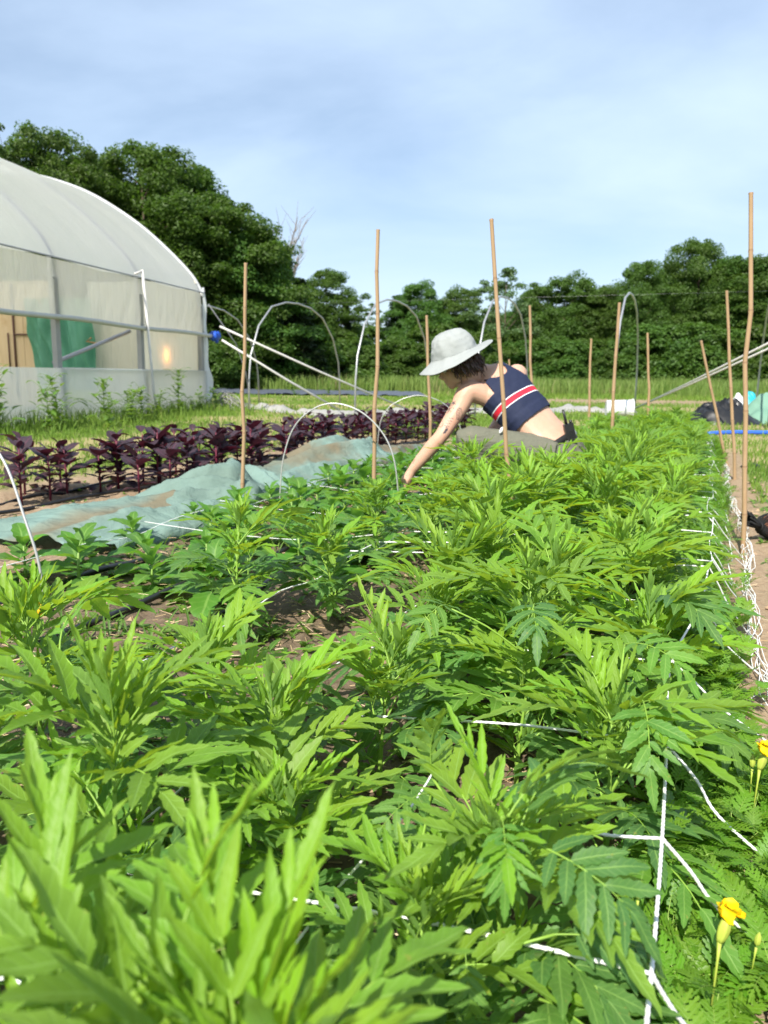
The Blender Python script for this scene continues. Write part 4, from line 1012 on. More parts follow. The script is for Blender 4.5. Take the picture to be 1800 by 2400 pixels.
def flap(u, v_):
    z = -0.05 + 2.35 * v_; o = 0.10 * math.sin(v_ * 9) * (1 - v_) + .10 * math.exp(-((z - .62) / .16) ** 2) + .16 * (1 - v_) + .02
    return W(-o * u - 0.03, z, -0.02 - 0.10 * math.sin(u * 3.1) * (1 - .6 * v_) + .05 * math.sin(v_ * 20) * u * .5)
mb.grid(flap, 8, 40); gpart(mb, 'corner_flap', M['poly'])
mb = MB(); mb.tube([W(0.01, 2.16, -.02)] + [W(-0.05, a.y - .0, a.x) for a in smooth_arch] + [W(0, 2.16, 11.0)], 0.035, 6); gpart(mb, 'end_arch_seam', M['poly'])
for i in range(6):                                              # steel bows
    t_ = 2.2 * i; mb = MB()
    mb.tube([W(t_, -.05, .05), W(t_, 1.2, .05), W(t_, 2.12, .06)] + [W(t_, a.y - .07, a.x) for a in smooth_arch[3:-3]] + [W(t_, 2.12, 10.94), W(t_, -.05, 10.95)], 0.032, 8); gpart(mb, 'bow', M['frame'])
    if i < 4:
        mb = MB(); mb.box(W(t_, .95, 0.03), (.075, .10, 2.0), Matrix.Rotation(R(-12.5), 3, 'Z')); gpart(mb, 'side_post', mat_plain('post', (.33, .32, .31), .6, .4) if i == 0 else bpy.data.materials['post'], smooth=False)
mb = MB(); mb.tube([W(-.05, 2.2, -.05), W(GL, 2.2, -.05)], 0.013, 6); gpart(mb, 'hip_rail', M['frame'])
mb = MB(); mb.tube([W(-.55, 1.42, -.10)] + [W(t_, 1.42 + .012 * math.sin(t_ * 2), -.075) for t_ in np.arange(0, 12.1, .6)], 0.036, 9); gpart(mb, 'roll_up_pipe', mat_plain('roll_pipe', (.48, .48, .45), .45, .4))
mb = MB(); mb.tube([W(2.28, 2.32, -.10), W(2.18, .42, -.16), W(2.14, .1, -.18)], 0.022, 8); mb.tube([W(2.28, 2.30, -.10), W(2.4, 2.24, -.03)], 0.018, 6); gpart(mb, 'guide_pole', M['whitepipe'])
mb = MB(); mb.tube([W(4.3, .82, .16), W(2.3, 1.36, .16)], 0.032, 8); gpart(mb, 'brace', M['frame'])
mb = MB(); mb.tube([W(4.38, .74, -.02), W(0, .74, -.02)], 0.02, 6); gpart(mb, 'base_rail', M['poly_skirt'])
# end wall seen through the open side
mb = MB(); mb.grid(lambda u, v_: W(.02 + .015 * math.sin(u * 60 + v_ * 8), .02 + v_ * 2.4, .08 + 2.3 * u), 40, 10); gpart(mb, 'end_wall_sheet', M['poly_inner'])
k = NT('old_plywood'); pos = k.pos()
c = k.mix(k.noise(3, 5, .6, k.n('ShaderNodeMapping', {'Vector': pos, 'Scale': (5, 5, .6)}).outputs[0]), (.52, .36, .19), (.72, .56, .36))
c = k.mix(k.math('MULTIPLY', k.ramp(k.noise(2.2, 4, .6, pos), .55, .75), .6), c, (.42, .24, .09)); M['ply'] = k.done(k.pbsdf(c, .8, .15))
for q in range(5):
    mb = MB(); mb.box(W(.10, 1.2, 3.0 + 0.79 * q + .39), (.782, .04, 2.5), Matrix.Rotation(R(-12.5), 3, 'Z')); gpart(mb, 'board', M['ply'], smooth=False)
mb = MB(); mb.box(W(.15, 1.3, 3.98), (.03, .03, 2.2), Matrix.Rotation(R(-12.5), 3, 'Z')); mb.box(W(.15, 1.42, 3.70), (.55, .025, .03), Matrix.Rotation(R(-12.5), 3, 'Z')); mb.box(W(.15, 1.0, 4.12), (.02, .025, .9), Matrix.Rotation(R(-14), 3, 'Z')); gpart(mb, 'door_latch', mat_plain('rusty_iron', (.13, .07, .05), .7, .3))
k = NT('green_tarp'); c = k.mix(k.noise(2.5, 4, .6, k.pos()), (.07, .27, .16), (.17, .42, .28)); M['tarp'] = k.done(k.n('ShaderNodeMixShader', {0: .35, 1: k.pbsdf(c, .5, .35), 2: k.n('ShaderNodeBsdfTranslucent', {'Color': c}).outputs[0]}).outputs[0])
mb = MB()
def tarp(u, v_):
    s_ = 2.02 + (1.36 + .12 * v_) * u - .25 * (1 - u) * 0 + .12 * math.sin(v_ * 2); z = .35 + 1.75 * v_
    f = 0.16 * noise.noise(V((u * 6 + v_ * 1.5, v_ * 1.2, 3))) + .10 * noise.noise(V((u * 13 - v_ * 5 * u, v_ * 1.6, 9)))
    return W(.26 + f, z, s_)
mb.grid(tarp, 50, 30)
tp = mb.build('green_tarp', M['tarp']); tag(tp, 'green tarp hanging inside the plastic tunnel beside the wooden end wall', 'tarp')
mb = MB(); mb.tube([W(.36, 1.35, 2.12), W(.40, 1.28, 2.2), W(.38, 1.25, 2.05), W(.35, 1.22, 1.95)], .02, 6); tag(mb.build('tie_rope', mat_plain('rope_tie', (.32, .22, .10), .8)), 'tan rope tied at the edge of the green tarp', 'rope')
mb = MB(); mb.ball((0, 0, 0), .045, 12, 8); mb.tube([V((0, 0, .05)), V((0, 0, .12))], .02, 8)  # glowing ball added in place of the sun's reflection in the plastic
e_ = NT('sun_glare_glow'); M['sun_glare'] = e_.done(e_.n('ShaderNodeEmission', {'Color': (1, .42, .12), 'Strength': 10.0}).outputs[0])
glare_o = mb.build('sun_glare_ball', M['sun_glare']); glare_o.location = W(1.22, .98, .20); tag(glare_o, 'small orange glow added for sun glare on the plastic of the tunnel end', 'added glare')
mb = MB(); mb.tube([V((0, 0, .12)), V((0, 0, .8))], .006, 5); mb.build('glare_ball_cable', M['black_plastic'], glare_o)  # invented cable above the added glare ball
M['blue'] = mat_plain('blue_plastic', (.02, .09, .50), .45, .4, var=.25, scale=30, bump=.5, bscale=40)
mb = MB(); mb.tube([W(-.50, 1.42, -.11), W(-.42, 1.43, -.11), W(-.36, 1.41, -.11), W(-.28, 1.42, -.11), W(-.22, 1.42, -.11)], [.05, .095, .075, .10, .05], 9)
mb.tube([W(-.4, 1.35, -.11), W(-.37, 1.30, -.14)], [.05, .03], 6); o = mb.build('blue_wrap', M['blue']); tag(o, 'blue plastic tape wrapped round the end of the roll up pipe', 'tape')
mb = MB(); mb.tube([W(-.1, 2.0, -.1), W(-.9, 1.3, -.3), W(-1.25, .75, -.35), W(-1.35, .1, -.4)], 0.010, 5); tag(mb.build('guy_rope', M['frame']), 'dark guy rope hanging from the corner of the plastic tunnel', 'rope')

# weeds at the foot of the tunnel wall
def tall_weed(p, h, seed, lab, mat='weed', grp='tall weeds along the tunnel wall'):
    r = random.Random(seed); mb = MB(); pts = [V((0, 0, -.02)), V((r.uniform(-.04, .04), 0, h * .5)), V((r.uniform(-.06, .06), r.uniform(-.04, .04), h))]; sp = smooth_path(pts, 6)
    mb.tube(sp, [.008 * (1 - .7 * i / len(sp)) for i in range(len(sp))], 5, (0, 2, .4)); n = int(80 * h / .6)
    for i in range(n):
        tq = .15 + .85 * i / n; p_ = sp[min(int(tq * len(sp)), len(sp) - 1)]; az = i * 2.4 + r.uniform(-.4, .4); el = r.uniform(-.1, .9); L = r.uniform(.07, .16) * (1.3 - .6 * tq)
        if i % 4 == 0:
            br = V((math.cos(az), math.sin(az), .8)).normalized() * L * 1.5; mb.tube([p_, p_ + br], .003, 4, (0, 2, .4)); p_ = p_ + br
        leaflet(mb, p_, V((math.cos(az) * math.cos(el), math.sin(az) * math.cos(el), math.sin(el))), V((-math.cos(az) * .5, -math.sin(az) * .5, 1)), L, L * r.uniform(.16, .28), .3, .3, 5, 0, r.uniform(.1, .9))
    o = mb.build('tall_weed', M[mat]); o.location = p; tag(o, lab, 'weed', grp)
for i, (t_, off, h, lab) in enumerate(((5.35, -.55, .62, 'bushy weed left of the post with the green tarp behind it'), (4.15, -.5, .60, 'bushy weed right of the tunnel post, before the diagonal brace'), (3.9, -.8, .45, 'low weed between the two tunnel posts'), (1.85, -.45, .74, 'tall thin weed right of the leaning white guide pole'), (6.3, -.5, .72, 'tall thin weed at the left edge before the tunnel skirt'), (3.0, -.4, .5, 'grassy weed before the second bay of the tunnel skirt'), (5.0, -1.1, .35, 'low weed out in the grass before the tunnel post'), (.4, -.4, .42, 'low weed at the right corner of the tunnel'), (5.7, -.7, .5, 'leafy weed at the left before the wooden boards'), (3.5, -.5, .42, 'leafy weed below the green tarp right of the post'), (2.5, -.45, .38, 'leafy weed just left of the second tunnel post'), (1.2, -.5, .34, 'leafy weed below the added orange glare'))):
    p = W(t_, 0, off); p.z = gz(p); tall_weed(p, h, 70 + i, lab)
mb = []
t_ = rg.uniform(-.6, 8.5, 5200); of = -.15 - np.abs(rg.normal(0, .42, 5200)); wx = C0.x + WD.x * t_ + GD.x * of; wy = C0.y + WD.y * t_ + GD.y * of
blades('wall_grass', np.stack([wx, wy], -1), rg.uniform(.06, .30, 5200) * np.exp(of * .6 + .2), 0.011, M['lawn'], 'unmown grass along the foot of the tunnel wall', .45)

# ------------------------------------------------------------------ things lying in the field
M['fleece'] = mat_plain('white_fleece', (.30, .295, .275), .8, .15, var=.2, scale=4)
mb = MB(); n_ = 150
fl = [G(u, v_, 0) for u, v_ in ((505, 952), (600, 958), (700, 967), (800, 972), (900, 968), (1010, 970), (1100, 965), (1250, 966), (1350, 962), (1420, 966))]
flp = smooth_path(fl, 16)
def fleece(u, q):
    i = min(int(q * (len(flp) - 1)), len(flp) - 2); p = flp[i].lerp(flp[i + 1], q * (len(flp) - 1) - i); wdt = .9 + .5 * noise.noise(V((q * 14, 1, 0)))
    a = (u - .5) * 2; z = (1 - a * a) * (.09 + .09 * noise.noise(V((q * 26, 3, 0))) + .05 * noise.noise(V((q * 70, a * 3, 0)))); p = p + V((0, 1, 0)) * a * wdt * .5; p.z = gz(p) + max(.005, z); return p
mb.grid(fleece, 10, 220); tag(mb.build('white_fleece', M['fleece']), 'long crumpled strip of white fleece lying across the grass behind the amaranth row', 'cloth')
k = NT('weed_fabric'); M['fabric'] = k.done(k.pbsdf(k.mix(k.noise(3, 5, .6, k.pos()), (.045, .055, .075), (.12, .135, .165)), .55, .35, k.bump(k.noise(4, 4, .6, k.pos()), .8, .1)))
mb = MB(); a = G(470, 919, 0); b = G(990, 922, 0); a = a * (31 / a.y); b = b * (31 / b.y); a.z = b.z = 0
mb.grid(lambda u, q: (a - V((2, 0, 0))).lerp(b, u) + V((0, 7.5 * q - 3.2, .03 + .06 * noise.noise(V((u * 40, q * 8, 0))) + .04 * noise.noise(V((u * 13, q * 20, 5))))), 90, 14); tag(mb.build('weed_fabric', M['fabric']), 'wide strip of dark grey weed fabric laid on the field behind the tunnel corner', 'ground cloth')
for i, (u, v_, lab) in enumerate(((772, 917, 'pale green plant growing through the dark weed fabric'), (690, 921, 'small green plant at the near edge of the dark weed fabric'), (863, 920, 'low green plant at the far right of the dark weed fabric'))):
    p = AT(u, v_, 29.0); p.z = 0; tall_weed(p, .4, 90 + i, lab, grp='plants in the dark weed fabric')
# bundle of pale netting at the tunnel corner
mb = MB(); r = random.Random(5)
pc = G(528, 962, 0)
for q in range(26):
    a0 = r.uniform(0, 6.28); pts = []; hh = r.uniform(.12, .38); ww = r.uniform(.25, .75)
    for j in range(9): t_ = j / 8; pts.append(pc + V((ww * math.cos(a0) * (t_ - .5) * 2 + r.gauss(0, .03), ww * .6 * math.sin(a0) * (t_ - .5) * 2 + r.gauss(0, .03), hh * math.sin(math.pi * t_) + .01)))
    mb.tube(smooth_path(pts, 3), .006, 4)
o = mb.build('netting_heap', M['fleece']); o['kind'] = 'thing'; tag(o, 'loose heap of pale netting on the grass at the tunnel corner', 'netting')
# white tub
tb = empty('white_tub', G(1450, 978, 0), R(-8)); tag(tb, 'white plastic tub lying on its side at the foot of the slanting poles', 'tub'); M['white'] = mat_plain('white_plastic', (.62, .63, .64), .4, .4, var=.05)
mb = MB(); prof = [(-.24, .13), (-.23, .15), (0, .155), (.20, .165), (.235, .17), (.24, .155), (.22, .14), (-.2, .12)]
mb.grid(lambda u, q: (lambda i, f: V((prof[i][0] * (1 - f) + prof[i + 1][0] * f, (prof[i][1] * (1 - f) + prof[i + 1][1] * f) * math.cos(u * 6.2832) * 1.1, (prof[i][1] * (1 - f) + prof[i + 1][1] * f) * math.sin(u * 6.2832) + .16)))(min(int(q * 7), 6), q * 7 - min(int(q * 7), 6)), 24, 21, True); mb.build('shell', M['white'], tb)
mb = MB(); mb.tube([V((.235 + .002 * math.cos(a), math.cos(a) * .19, math.sin(a) * .175 + .16)) for a in np.linspace(0, 6.2832, 25)], .012, 6); mb.build('rim', M['white'], tb)
mb = MB(); mb.grid(lambda u, q: V((-.235, q * .15 * math.cos(u * 6.2832), q * .14 * math.sin(u * 6.2832) + .16)), 20, 3, True); mb.build('base_disc', M['white'], tb)
mb = MB(); mb.tube([V((.2, .17, .2)), V((.34, .1, .06)), V((.36, 0, .03)), V((.34, -.1, .06)), V((.2, -.17, .2))], .006, 5); mb.build('handle', M['wire'], tb)
# heaps of sheeting at the right
def heap(name, u, v_, L, Wd, H, mat, lab, cat, seed, sharp=.6):
    p0 = G(u, v_, 0); mb = MB()
    def fn(a, q):
        an = a * 2 * math.pi; rr = q; x = math.cos(an) * rr * L / 2; y = math.sin(an) * rr * Wd / 2
        fo = noise.noise(V((x * 3 + seed, y * 3, seed))); f2 = noise.noise(V((x * 8 + seed, y * 8 + x * 3, 2)))
        z = H * (1 - rr ** 2.2) * (.75 + .6 * fo) + (1 - rr) * H * sharp * (.5 - abs(f2))
        return V((x * (1 + .15 * fo), y, max(0.0, z) + (.0 if q == 1 else .01)))
    mb.grid(fn, 60, 22, True); o = mb.build(name, mat); p0.z = gz(p0); o.location = p0; tag(o, lab, cat); return o
heap('black_sheet_heap', 1695, 990, 1.35, .9, .33, mat_plain('black_sheet', (.012, .012, .013), .35, .5, var=.3), 'crumpled heap of black plastic sheeting beside the far end of the bed', 'tarp', 3, 1.1)
kx = NT('green_net'); M['gnet'] = kx.done(kx.pbsdf(kx.mix(kx.noise(2.5, 5, .6, kx.pos()), (.09, .20, .14), (.19, .32, .25)), .75, .2, kx.bump(kx.noise(70, 2, .5, kx.pos()), .3, .01)))
heap('green_netting_heap', 1812, 988, 1.4, 1.1, .50, M['gnet'], 'rounded heap of pale green shade netting at the right edge', 'netting', 8, .25)
heap('blue_tarp_heap', 1765, 962, .9, .6, .42, mat_plain('turquoise_tarp', (.02, .34, .44), .45, .4), 'folded turquoise tarp between the black heap and the green netting', 'tarp', 5, .5)
heap('white_sack', 1722, 962, .5, .4, .40, M['white'], 'white sack tucked behind the black plastic heap', 'sack', 6, .5)
a = G(1660, 1021, 0); b = G(1860, 1018, 0); mb = MB(); mb.tube(smooth_path([a + V((0, 0, .03)), a.lerp(b, .33) + V((0, .03, .035)), a.lerp(b, .66) + V((0, -.02, .03)), b + V((0.1, 0, .03))], 8), .026, 9)
tag(mb.build('blue_hose', mat_plain('blue_hose_plastic', (.03, .12, .62), .4, .4, var=.15, scale=8)), 'bright blue water hose lying across the grass path at the right', 'hose')
heap('black_scrap', 1760, 1091, .18, .1, .03, M['black_plastic'], 'flat scrap of black plastic where the grass meets the bare path', 'plastic scrap', 9, .5)
# weighted mesh bag at the right edge
bag = empty('mesh_bag', G(1795, 1262, 0), R(20)); tag(bag, 'black mesh bag tied shut over a terracotta stone on the bare path', 'bag')
p0 = V(bag.location)
mb = MB(); mb.ball((.045, 0, .052), (.075, .065, .055), 16, 10); mb.build('stone', mat_plain('terracotta', (.42, .15, .07), .8, .15, var=.25, scale=20), bag)
M['mesh'] = mat_plain('black_mesh', (.016, .017, .018), .7, .2)
mb = MB()
for q in range(22):
    a = q * 2 * math.pi / 22; pts = []
    for j in range(9):
        th = math.pi * (.06 + .94 * j / 8); rr = .082 * math.sin(th) * (1 + .05 * math.sin(q * 5 + j)); pts.append(V((.045 - .088 * math.cos(th), rr * math.cos(a) * .92, .056 + rr * math.sin(a) * .74)))
    mb.tube(smooth_path(pts, 2), .0036, 4)
    a2 = a + .3; mb.tube([V((-.04, .01 * math.cos(a), .056 + .01 * math.sin(a))), V((-.075, .018 * math.cos(a2), .075 + .018 * math.sin(a2))), V((-.125 - .01 * math.sin(q * 3), .034 * math.cos(a2), .10 + .030 * math.sin(a2)))], [.006, .0055, .004], 5)
g1 = mb.build('mesh_wrap', M['mesh'], bag); g1['kind'] = 'stuff'
mb = MB(); mb.tube([V((-.043, .016 * math.cos(a), .058 + .016 * math.sin(a))) for a in np.linspace(0, 6.28, 13)], .006, 5); mb.build('knot', M['mesh'], bag)
# birdhouse
bh = empty('bird_box_post', AT(729, 905, 46) * 1.0, R(15)); bh.location.z = 0; tag(bh, 'small weathered bird box on a post in the meadow before the dark trees', 'bird box')
wm_ = mat_plain('weathered_wood', (.36, .27, .18), .85, .1, var=.25, scale=5)
mb = MB(); mb.box((0, 0, .95), (.13, .13, 2.0)); mb.build('post', wm_, bh, False)
mb = MB(); mb.box((-.10, 0, 2.02), (.24, .26, .36)); mb.build('box', wm_, bh, False)
mb = MB(); mb.box((-.12, 0, 2.24), (.36, .36, .04), Matrix.Rotation(.2, 3, 'Y')); mb.build('lid', wm_, bh, False)
mb = MB(); mb.tube([V((-.10, -.125, 2.06)), V((-.10, -.137, 2.06))], .035, 10); mb.build('hole', M['black_plastic'], bh)

# ------------------------------------------------------------------ trees
rt = np.random.default_rng(17)
def crown_np(seed, H, Wd, base, n_clump, per, leaf, flat=0.55, lobes=5, mode='round', csz=(0.55, 1.15)):
    g = np.random.default_rng(seed); N = n_clump
    zc = g.uniform(0, 1, N); ph = g.uniform(0, 2 * np.pi, N); lob = g.uniform(0, 6.28, 3)
    if mode == 'cone': env = (1 - zc) ** 0.85 * .95 + .05
    elif mode == 'tall': env = np.sqrt(np.clip(1 - ((zc - .42) / .60) ** 2, 0.02, 1))
    else: env = np.sqrt(np.clip(1 - ((zc - .40) / .62) ** 2, 0.02, 1))
    env = env * (1 + .20 * np.sin(ph * 2 + lob[0] + zc * 4) + .16 * np.sin(ph * 3 + lob[1] - zc * 5) + g.normal(0, .07, N))
    q = g.uniform(0, 1, N) ** .33
    x = np.cos(ph) * env * q * Wd / 2; y = np.sin(ph) * env * q * Wd / 2; z = base * H + zc * (1 - base) * H * .97 + g.normal(0, .02 * H, N)
    C = np.stack([x, y, z], -1); S = g.uniform(csz[0], csz[1], N) * (1.1 - .35 * zc)
    k_ = np.repeat(np.arange(N), per); n = len(k_)
    d = g.normal(0, 1, (n, 3)); d /= np.linalg.norm(d, axis=1)[:, None]; rr = g.uniform(0, 1, n) ** .40
    off = d * (rr * S[k_])[:, None] * np.array([1, 1, flat])[None]
    off[:, 2] -= .18 * (off[:, 0] ** 2 + off[:, 1] ** 2) / S[k_]
    p = C[k_] + off
    nor = d * .55 + np.array([0, 0, .55]) + g.normal(0, .45, (n, 3)); nor /= np.linalg.norm(nor, axis=1)[:, None]
    return p, nor, g.uniform(.6, 1.25, n) * leaf, np.clip(g.uniform(0, .5, n) + (g.uniform(0, .5, N))[k_], 0, 1), C
def leaf_quads(p, nor, sz, age, name, mat, asp=.62):
    n = len(p); ref = rt.normal(0, 1, (n, 3)); t = np.cross(nor, ref); t /= np.linalg.norm(t, axis=1)[:, None]; b = np.cross(nor, t)
    t = t * sz[:, None]; b = b * (sz * asp)[:, None]; c_ = nor * (sz * .18)[:, None]
    v = np.stack([p - t, p - b + c_, p + t, p + b + c_], 1).reshape(-1, 3)
    f = (np.array([[0, 1, 2, 3]])[None] + (np.arange(n) * 4)[:, None, None]).reshape(-1, 4)
    l = np.zeros((n, 4, 3)); l[:, :, 2] = age[:, None]
    return np_mesh(name, v, f, mat, l.reshape(-1, 3))
def trunk_mb(seed, H, C, base, r0, lean=0.3):
    r = random.Random(seed); mb = MB(); top = V((r.uniform(-lean, lean), r.uniform(-lean, lean), H * .86))
    sp = smooth_path([V((0, 0, -.3)), V((r.uniform(-.1, .1), 0, H * .25)), top * .6 + V((r.uniform(-.2, .2), r.uniform(-.2, .2), 0)), top], 6)
    mb.tube(sp, [r0 * (1.25 if i == 0 else 1) * (1 - .88 * i / (len(sp) - 1)) for i in range(len(sp))], 8)
    idx = list(range(len(C))); r.shuffle(idx)
    for i in idx[:26]:
        c = V(C[i]); zz_ = max(base * H * .8, c.z - r.uniform(.8, 2.2)); f = min(.95, max(.1, (zz_ + .3) / (H * .86 + .3))); a = sp[min(int(f * (len(sp) - 1)), len(sp) - 1)]
        m = a.lerp(c, .55) + V((0, 0, .25)); rr = r0 * .34 * (1 - .6 * f)
        mb.tube(smooth_path([a, m, c], 3), [rr, rr * .85, rr * .7, rr * .55, rr * .4, rr * .28, rr * .15], 5)
    return mb
TREES = {}
def make_kind(key, seed, H, Wd, base, n, per, leaf, flat, mode, mat, r0, csz=(.65, 1.35)):
    p, nor, sz, age, C = crown_np(seed, H, Wd, base, n, per, leaf, flat, 5, mode, csz)
    TREES[key] = (trunk_mb(seed, H, C, base, r0).mesh('trunk', M['bark']), leaf_quads(p, nor, sz, age, 'crown', M[mat]), H)
make_kind('oak', 1, 15.0, 9.5, .12, 230, 250, .120, .62, 'round', 'tree', .28, (.8, 1.6))
make_kind('maple', 2, 15.0, 8.0, .10, 230, 250, .120, .62, 'tall', 'tree', .25, (.8, 1.6))
make_kind('ash', 3, 12.0, 7.5, .10, 210, 220, .110, .5, 'round', 'tree', .2, (.65, 1.35))
make_kind('lime', 4, 12.0, 6.5, .06, 210, 220, .110, .55, 'tall', 'tree', .2, (.65, 1.3))
make_kind('round', 5, 10.0, 7.5, .05, 220, 220, .105, .5, 'round', 'tree', .18, (.65, 1.3))
make_kind('pale', 6, 10.5, 6.5, .15, 80, 95, .120, .45, 'round', 'tree_pale', .16, (.5, 1.0))
make_kind('fir', 7, 12.0, 4.6, .04, 160, 130, .135, .35, 'cone', 'conifer', .17, (.4, .85))
make_kind('bush', 8, 3.4, 4.2, .0, 100, 190, .090, .6, 'round', 'tree', .06, (.4, .75))
make_kind('sparse', 9, 11.0, 5.0, .20, 60, 75, .125, .45, 'tall', 'tree_pale', .15, (.4, .8))
def tree(key, u, vtop, Y, lab, rz, grp='trees along the edge of the field', wide=1.0, name='broadleaf_tree'):
    top = AT(u, vtop, Y); tm, cm, H = TREES[key]
    s_ = top.z / H; root = empty(name, (top.x, Y, 0), rz); root.scale = (s_ * wide, s_ * wide, s_)
    link('trunk', tm, root); c_ = link('crown', cm, root)
    tag(root, lab, 'tree', grp); return root
D_ = 1.085
TL = [
 ('sparse', 12, 300, 33, 'thin topped tree at the far left edge above the plastic tunnel', .4, .9, 'broadleaf_tree'),
 ('oak', 118, 305, 34, 'tall leafy tree over the left part of the tunnel roof, its top notched', 1.0, .85, 'broadleaf_tree'),
 ('maple', 205, 372, 38, 'lower tree filling the dip between the two tall ones over the tunnel roof', 2.0, 1.0, 'broadleaf_tree'),
 ('oak', 325, 335, 37, 'biggest broad crowned tree, rising over the right shoulder of the tunnel roof', 2.9, 1.0, 'broadleaf_tree'),
 ('maple', 430, 385, 40, 'big broad tree next down the slope of crowns right of the tunnel roof', .8, 1.05, 'broadleaf_tree'),
 ('ash', 515, 455, 38, 'dark tree above the rounded corner of the tunnel', 4.0, 1.1, 'broadleaf_tree'),
 ('lime', 590, 530, 39, 'dark tall tree behind the leftmost bamboo stake', 5.1, 1.15, 'broadleaf_tree'),
 ('fir', 658, 575, 43, 'dark evergreen standing below the bare dead tree', .3, 1.25, 'evergreen_tree'),
 ('ash', 765, 628, 45, 'bushy tree where the left woodland steps down to the gap of sky', 1.7, .95, 'broadleaf_tree'),
 ('fir', 705, 650, 40, 'dark tree low in the left woodland above the arched metal hoop', 2.7, 1.3, 'evergreen_tree'),
 ('fir', 812, 700, 46, 'narrow small tree beside the gap of sky left of the middle stake', 3.3, .9, 'evergreen_tree'),
 ('sparse', 862, 712, 56, 'small pale tree low in the gap of sky at the middle stake', 3.1, 1.0, 'broadleaf_tree'),
 ('fir', 935, 690, 54, 'small tree just right of the middle stake at the start of the right woodland', 1.1, 1.7, 'evergreen_tree'),
 ('round', 985, 664, 53, 'rounded bright tree above the gardener\'s hat', .6, .9, 'broadleaf_tree'),
 ('round', 1085, 676, 55, 'low dark tree between the bright one and the pale open one', 2.2, .9, 'broadleaf_tree'),
 ('pale', 1190, 628, 52, 'pale open crowned tree by the stake across the gardener\'s back', 3.3, 1.0, 'broadleaf_tree'),
 ('lime', 1262, 668, 55, 'dark narrow tree right of the pale open crowned tree', 4.4, 1.0, 'broadleaf_tree'),
 ('round', 1340, 648, 54, 'dark domed tree in the middle of the right woodland', 5.0, 1.0, 'broadleaf_tree'),
 ('ash', 1412, 668, 53, 'dark domed tree above the edge on metal hoop', .9, 1.0, 'broadleaf_tree'),
 ('oak', 1505, 612, 52, 'broad tree on the left shoulder of the highest right hand crown', 1.5, .92, 'broadleaf_tree'),
 ('oak', 1640, 560, 53, 'highest crown of the right woodland, left of the tallest stake', 3.7, .92, 'broadleaf_tree'),
 ('maple', 1735, 598, 52, 'tree behind the tallest bamboo stake', 4.9, 1.1, 'broadleaf_tree'),
 ('ash', 1815, 590, 51, 'tree at the right edge beyond the tallest stake', 5.5, 1.1, 'broadleaf_tree'),
]
for (key, u, v_, Y, lab, rz, wd, nm) in TL: tree(key, u, v_, Y, lab, rz, wide=wd, name=nm)
r = random.Random(71)
# second rank behind, filling the wood
for i in range(16):
    u = -140 + i * 60; vt = np.interp(u, [-140, 118, 205, 325, 430, 590, 700, 820], [330, 385, 440, 420, 470, 610, 700, 760]); tree(r.choice(('oak', 'maple', 'ash')), u, float(vt) + r.uniform(0, 25), 44 + r.uniform(0, 5), 'dark tree deep in the left woodland, ' + ('behind the tunnel roof' if u < 330 else 'behind the corner of the tunnel' if u < 560 else 'behind the arched hoop'), r.uniform(0, 6), 'trees deep in the wood', 1.1)
for i in range(18):
    u = 930 + i * 58; vt = np.interp(u, [930, 1090, 1262, 1412, 1520, 1650, 1900], [742, 712, 705, 700, 655, 612, 640]); tree(r.choice(('round', 'ash', 'maple')), u, float(vt) + r.uniform(0, 25), 60 + r.uniform(0, 5), 'dark tree deep in the right woodland, ' + ('behind the hat' if u < 1150 else 'behind the pale open tree' if u < 1330 else 'behind the highest crowns' if u < 1700 else 'at the right edge'), r.uniform(0, 6), 'trees deep in the wood', 1.15)
for i in range(54):
    u = 430 + i * 28 + r.uniform(-12, 12); Y = (36 + 10 * (i / 15)) if i < 15 else 49
    tree('bush', u, 800 + r.uniform(-40, 30), Y + r.uniform(-1.5, 1.5), 'dark shrub below the trees, ' + next(b for a, b in ((560, 'just right of the plastic tunnel'), (770, 'behind the whole arched hoop'), (890, 'left of the middle stake'), (1000, 'between the middle stake and the hat'), (1180, 'behind the gardener'), (1270, 'right of the stake across the gardener'), (1400, 'left of the edge on hoop'), (1530, 'right of the edge on hoop'), (1700, 'behind the two right hand stakes'), (9999, 'at the right edge')) if u < a), r.uniform(0, 6), 'shrubs below the woodland edge', 1.2, 'shrub')
# bare dead tree
r = random.Random(81); mb = MB(); top = AT(665, 530, 46)
def branch(p, d, L, rad, dep):
    n = 4; pts = [p]; dd = d.copy()
    for i in range(n): dd = (dd + V((r.gauss(0, .10), r.gauss(0, .10), .06))).normalized(); pts.append(pts[-1] + dd * L / n)
    mb.tube(pts, [rad * (1 - .65 * i / n) for i in range(n + 1)], 5, cap=False)
    if dep:
        for q in range(4): i = r.randrange(1, n + 1); branch(pts[i], (dd + V((r.gauss(0, .5), r.gauss(0, .5), r.uniform(0, .3)))).normalized(), L * r.uniform(.45, .7), rad * .5, dep - 1)
branch(V((0, 0, 0)), V((0, 0, 1)), top.z * .62, .16, 0)
for q in range(9): branch(V((0, 0, top.z * r.uniform(.50, .62))), V((r.gauss(0, .42), r.gauss(0, .4), 1)).normalized(), top.z * .30, .07, 2)
o = mb.build('dead_tree', M['dead_bark']); o.location = (top.x, top.y, 0); tag(o, 'bare dead tree with pale twigs standing above the left woodland', 'tree')

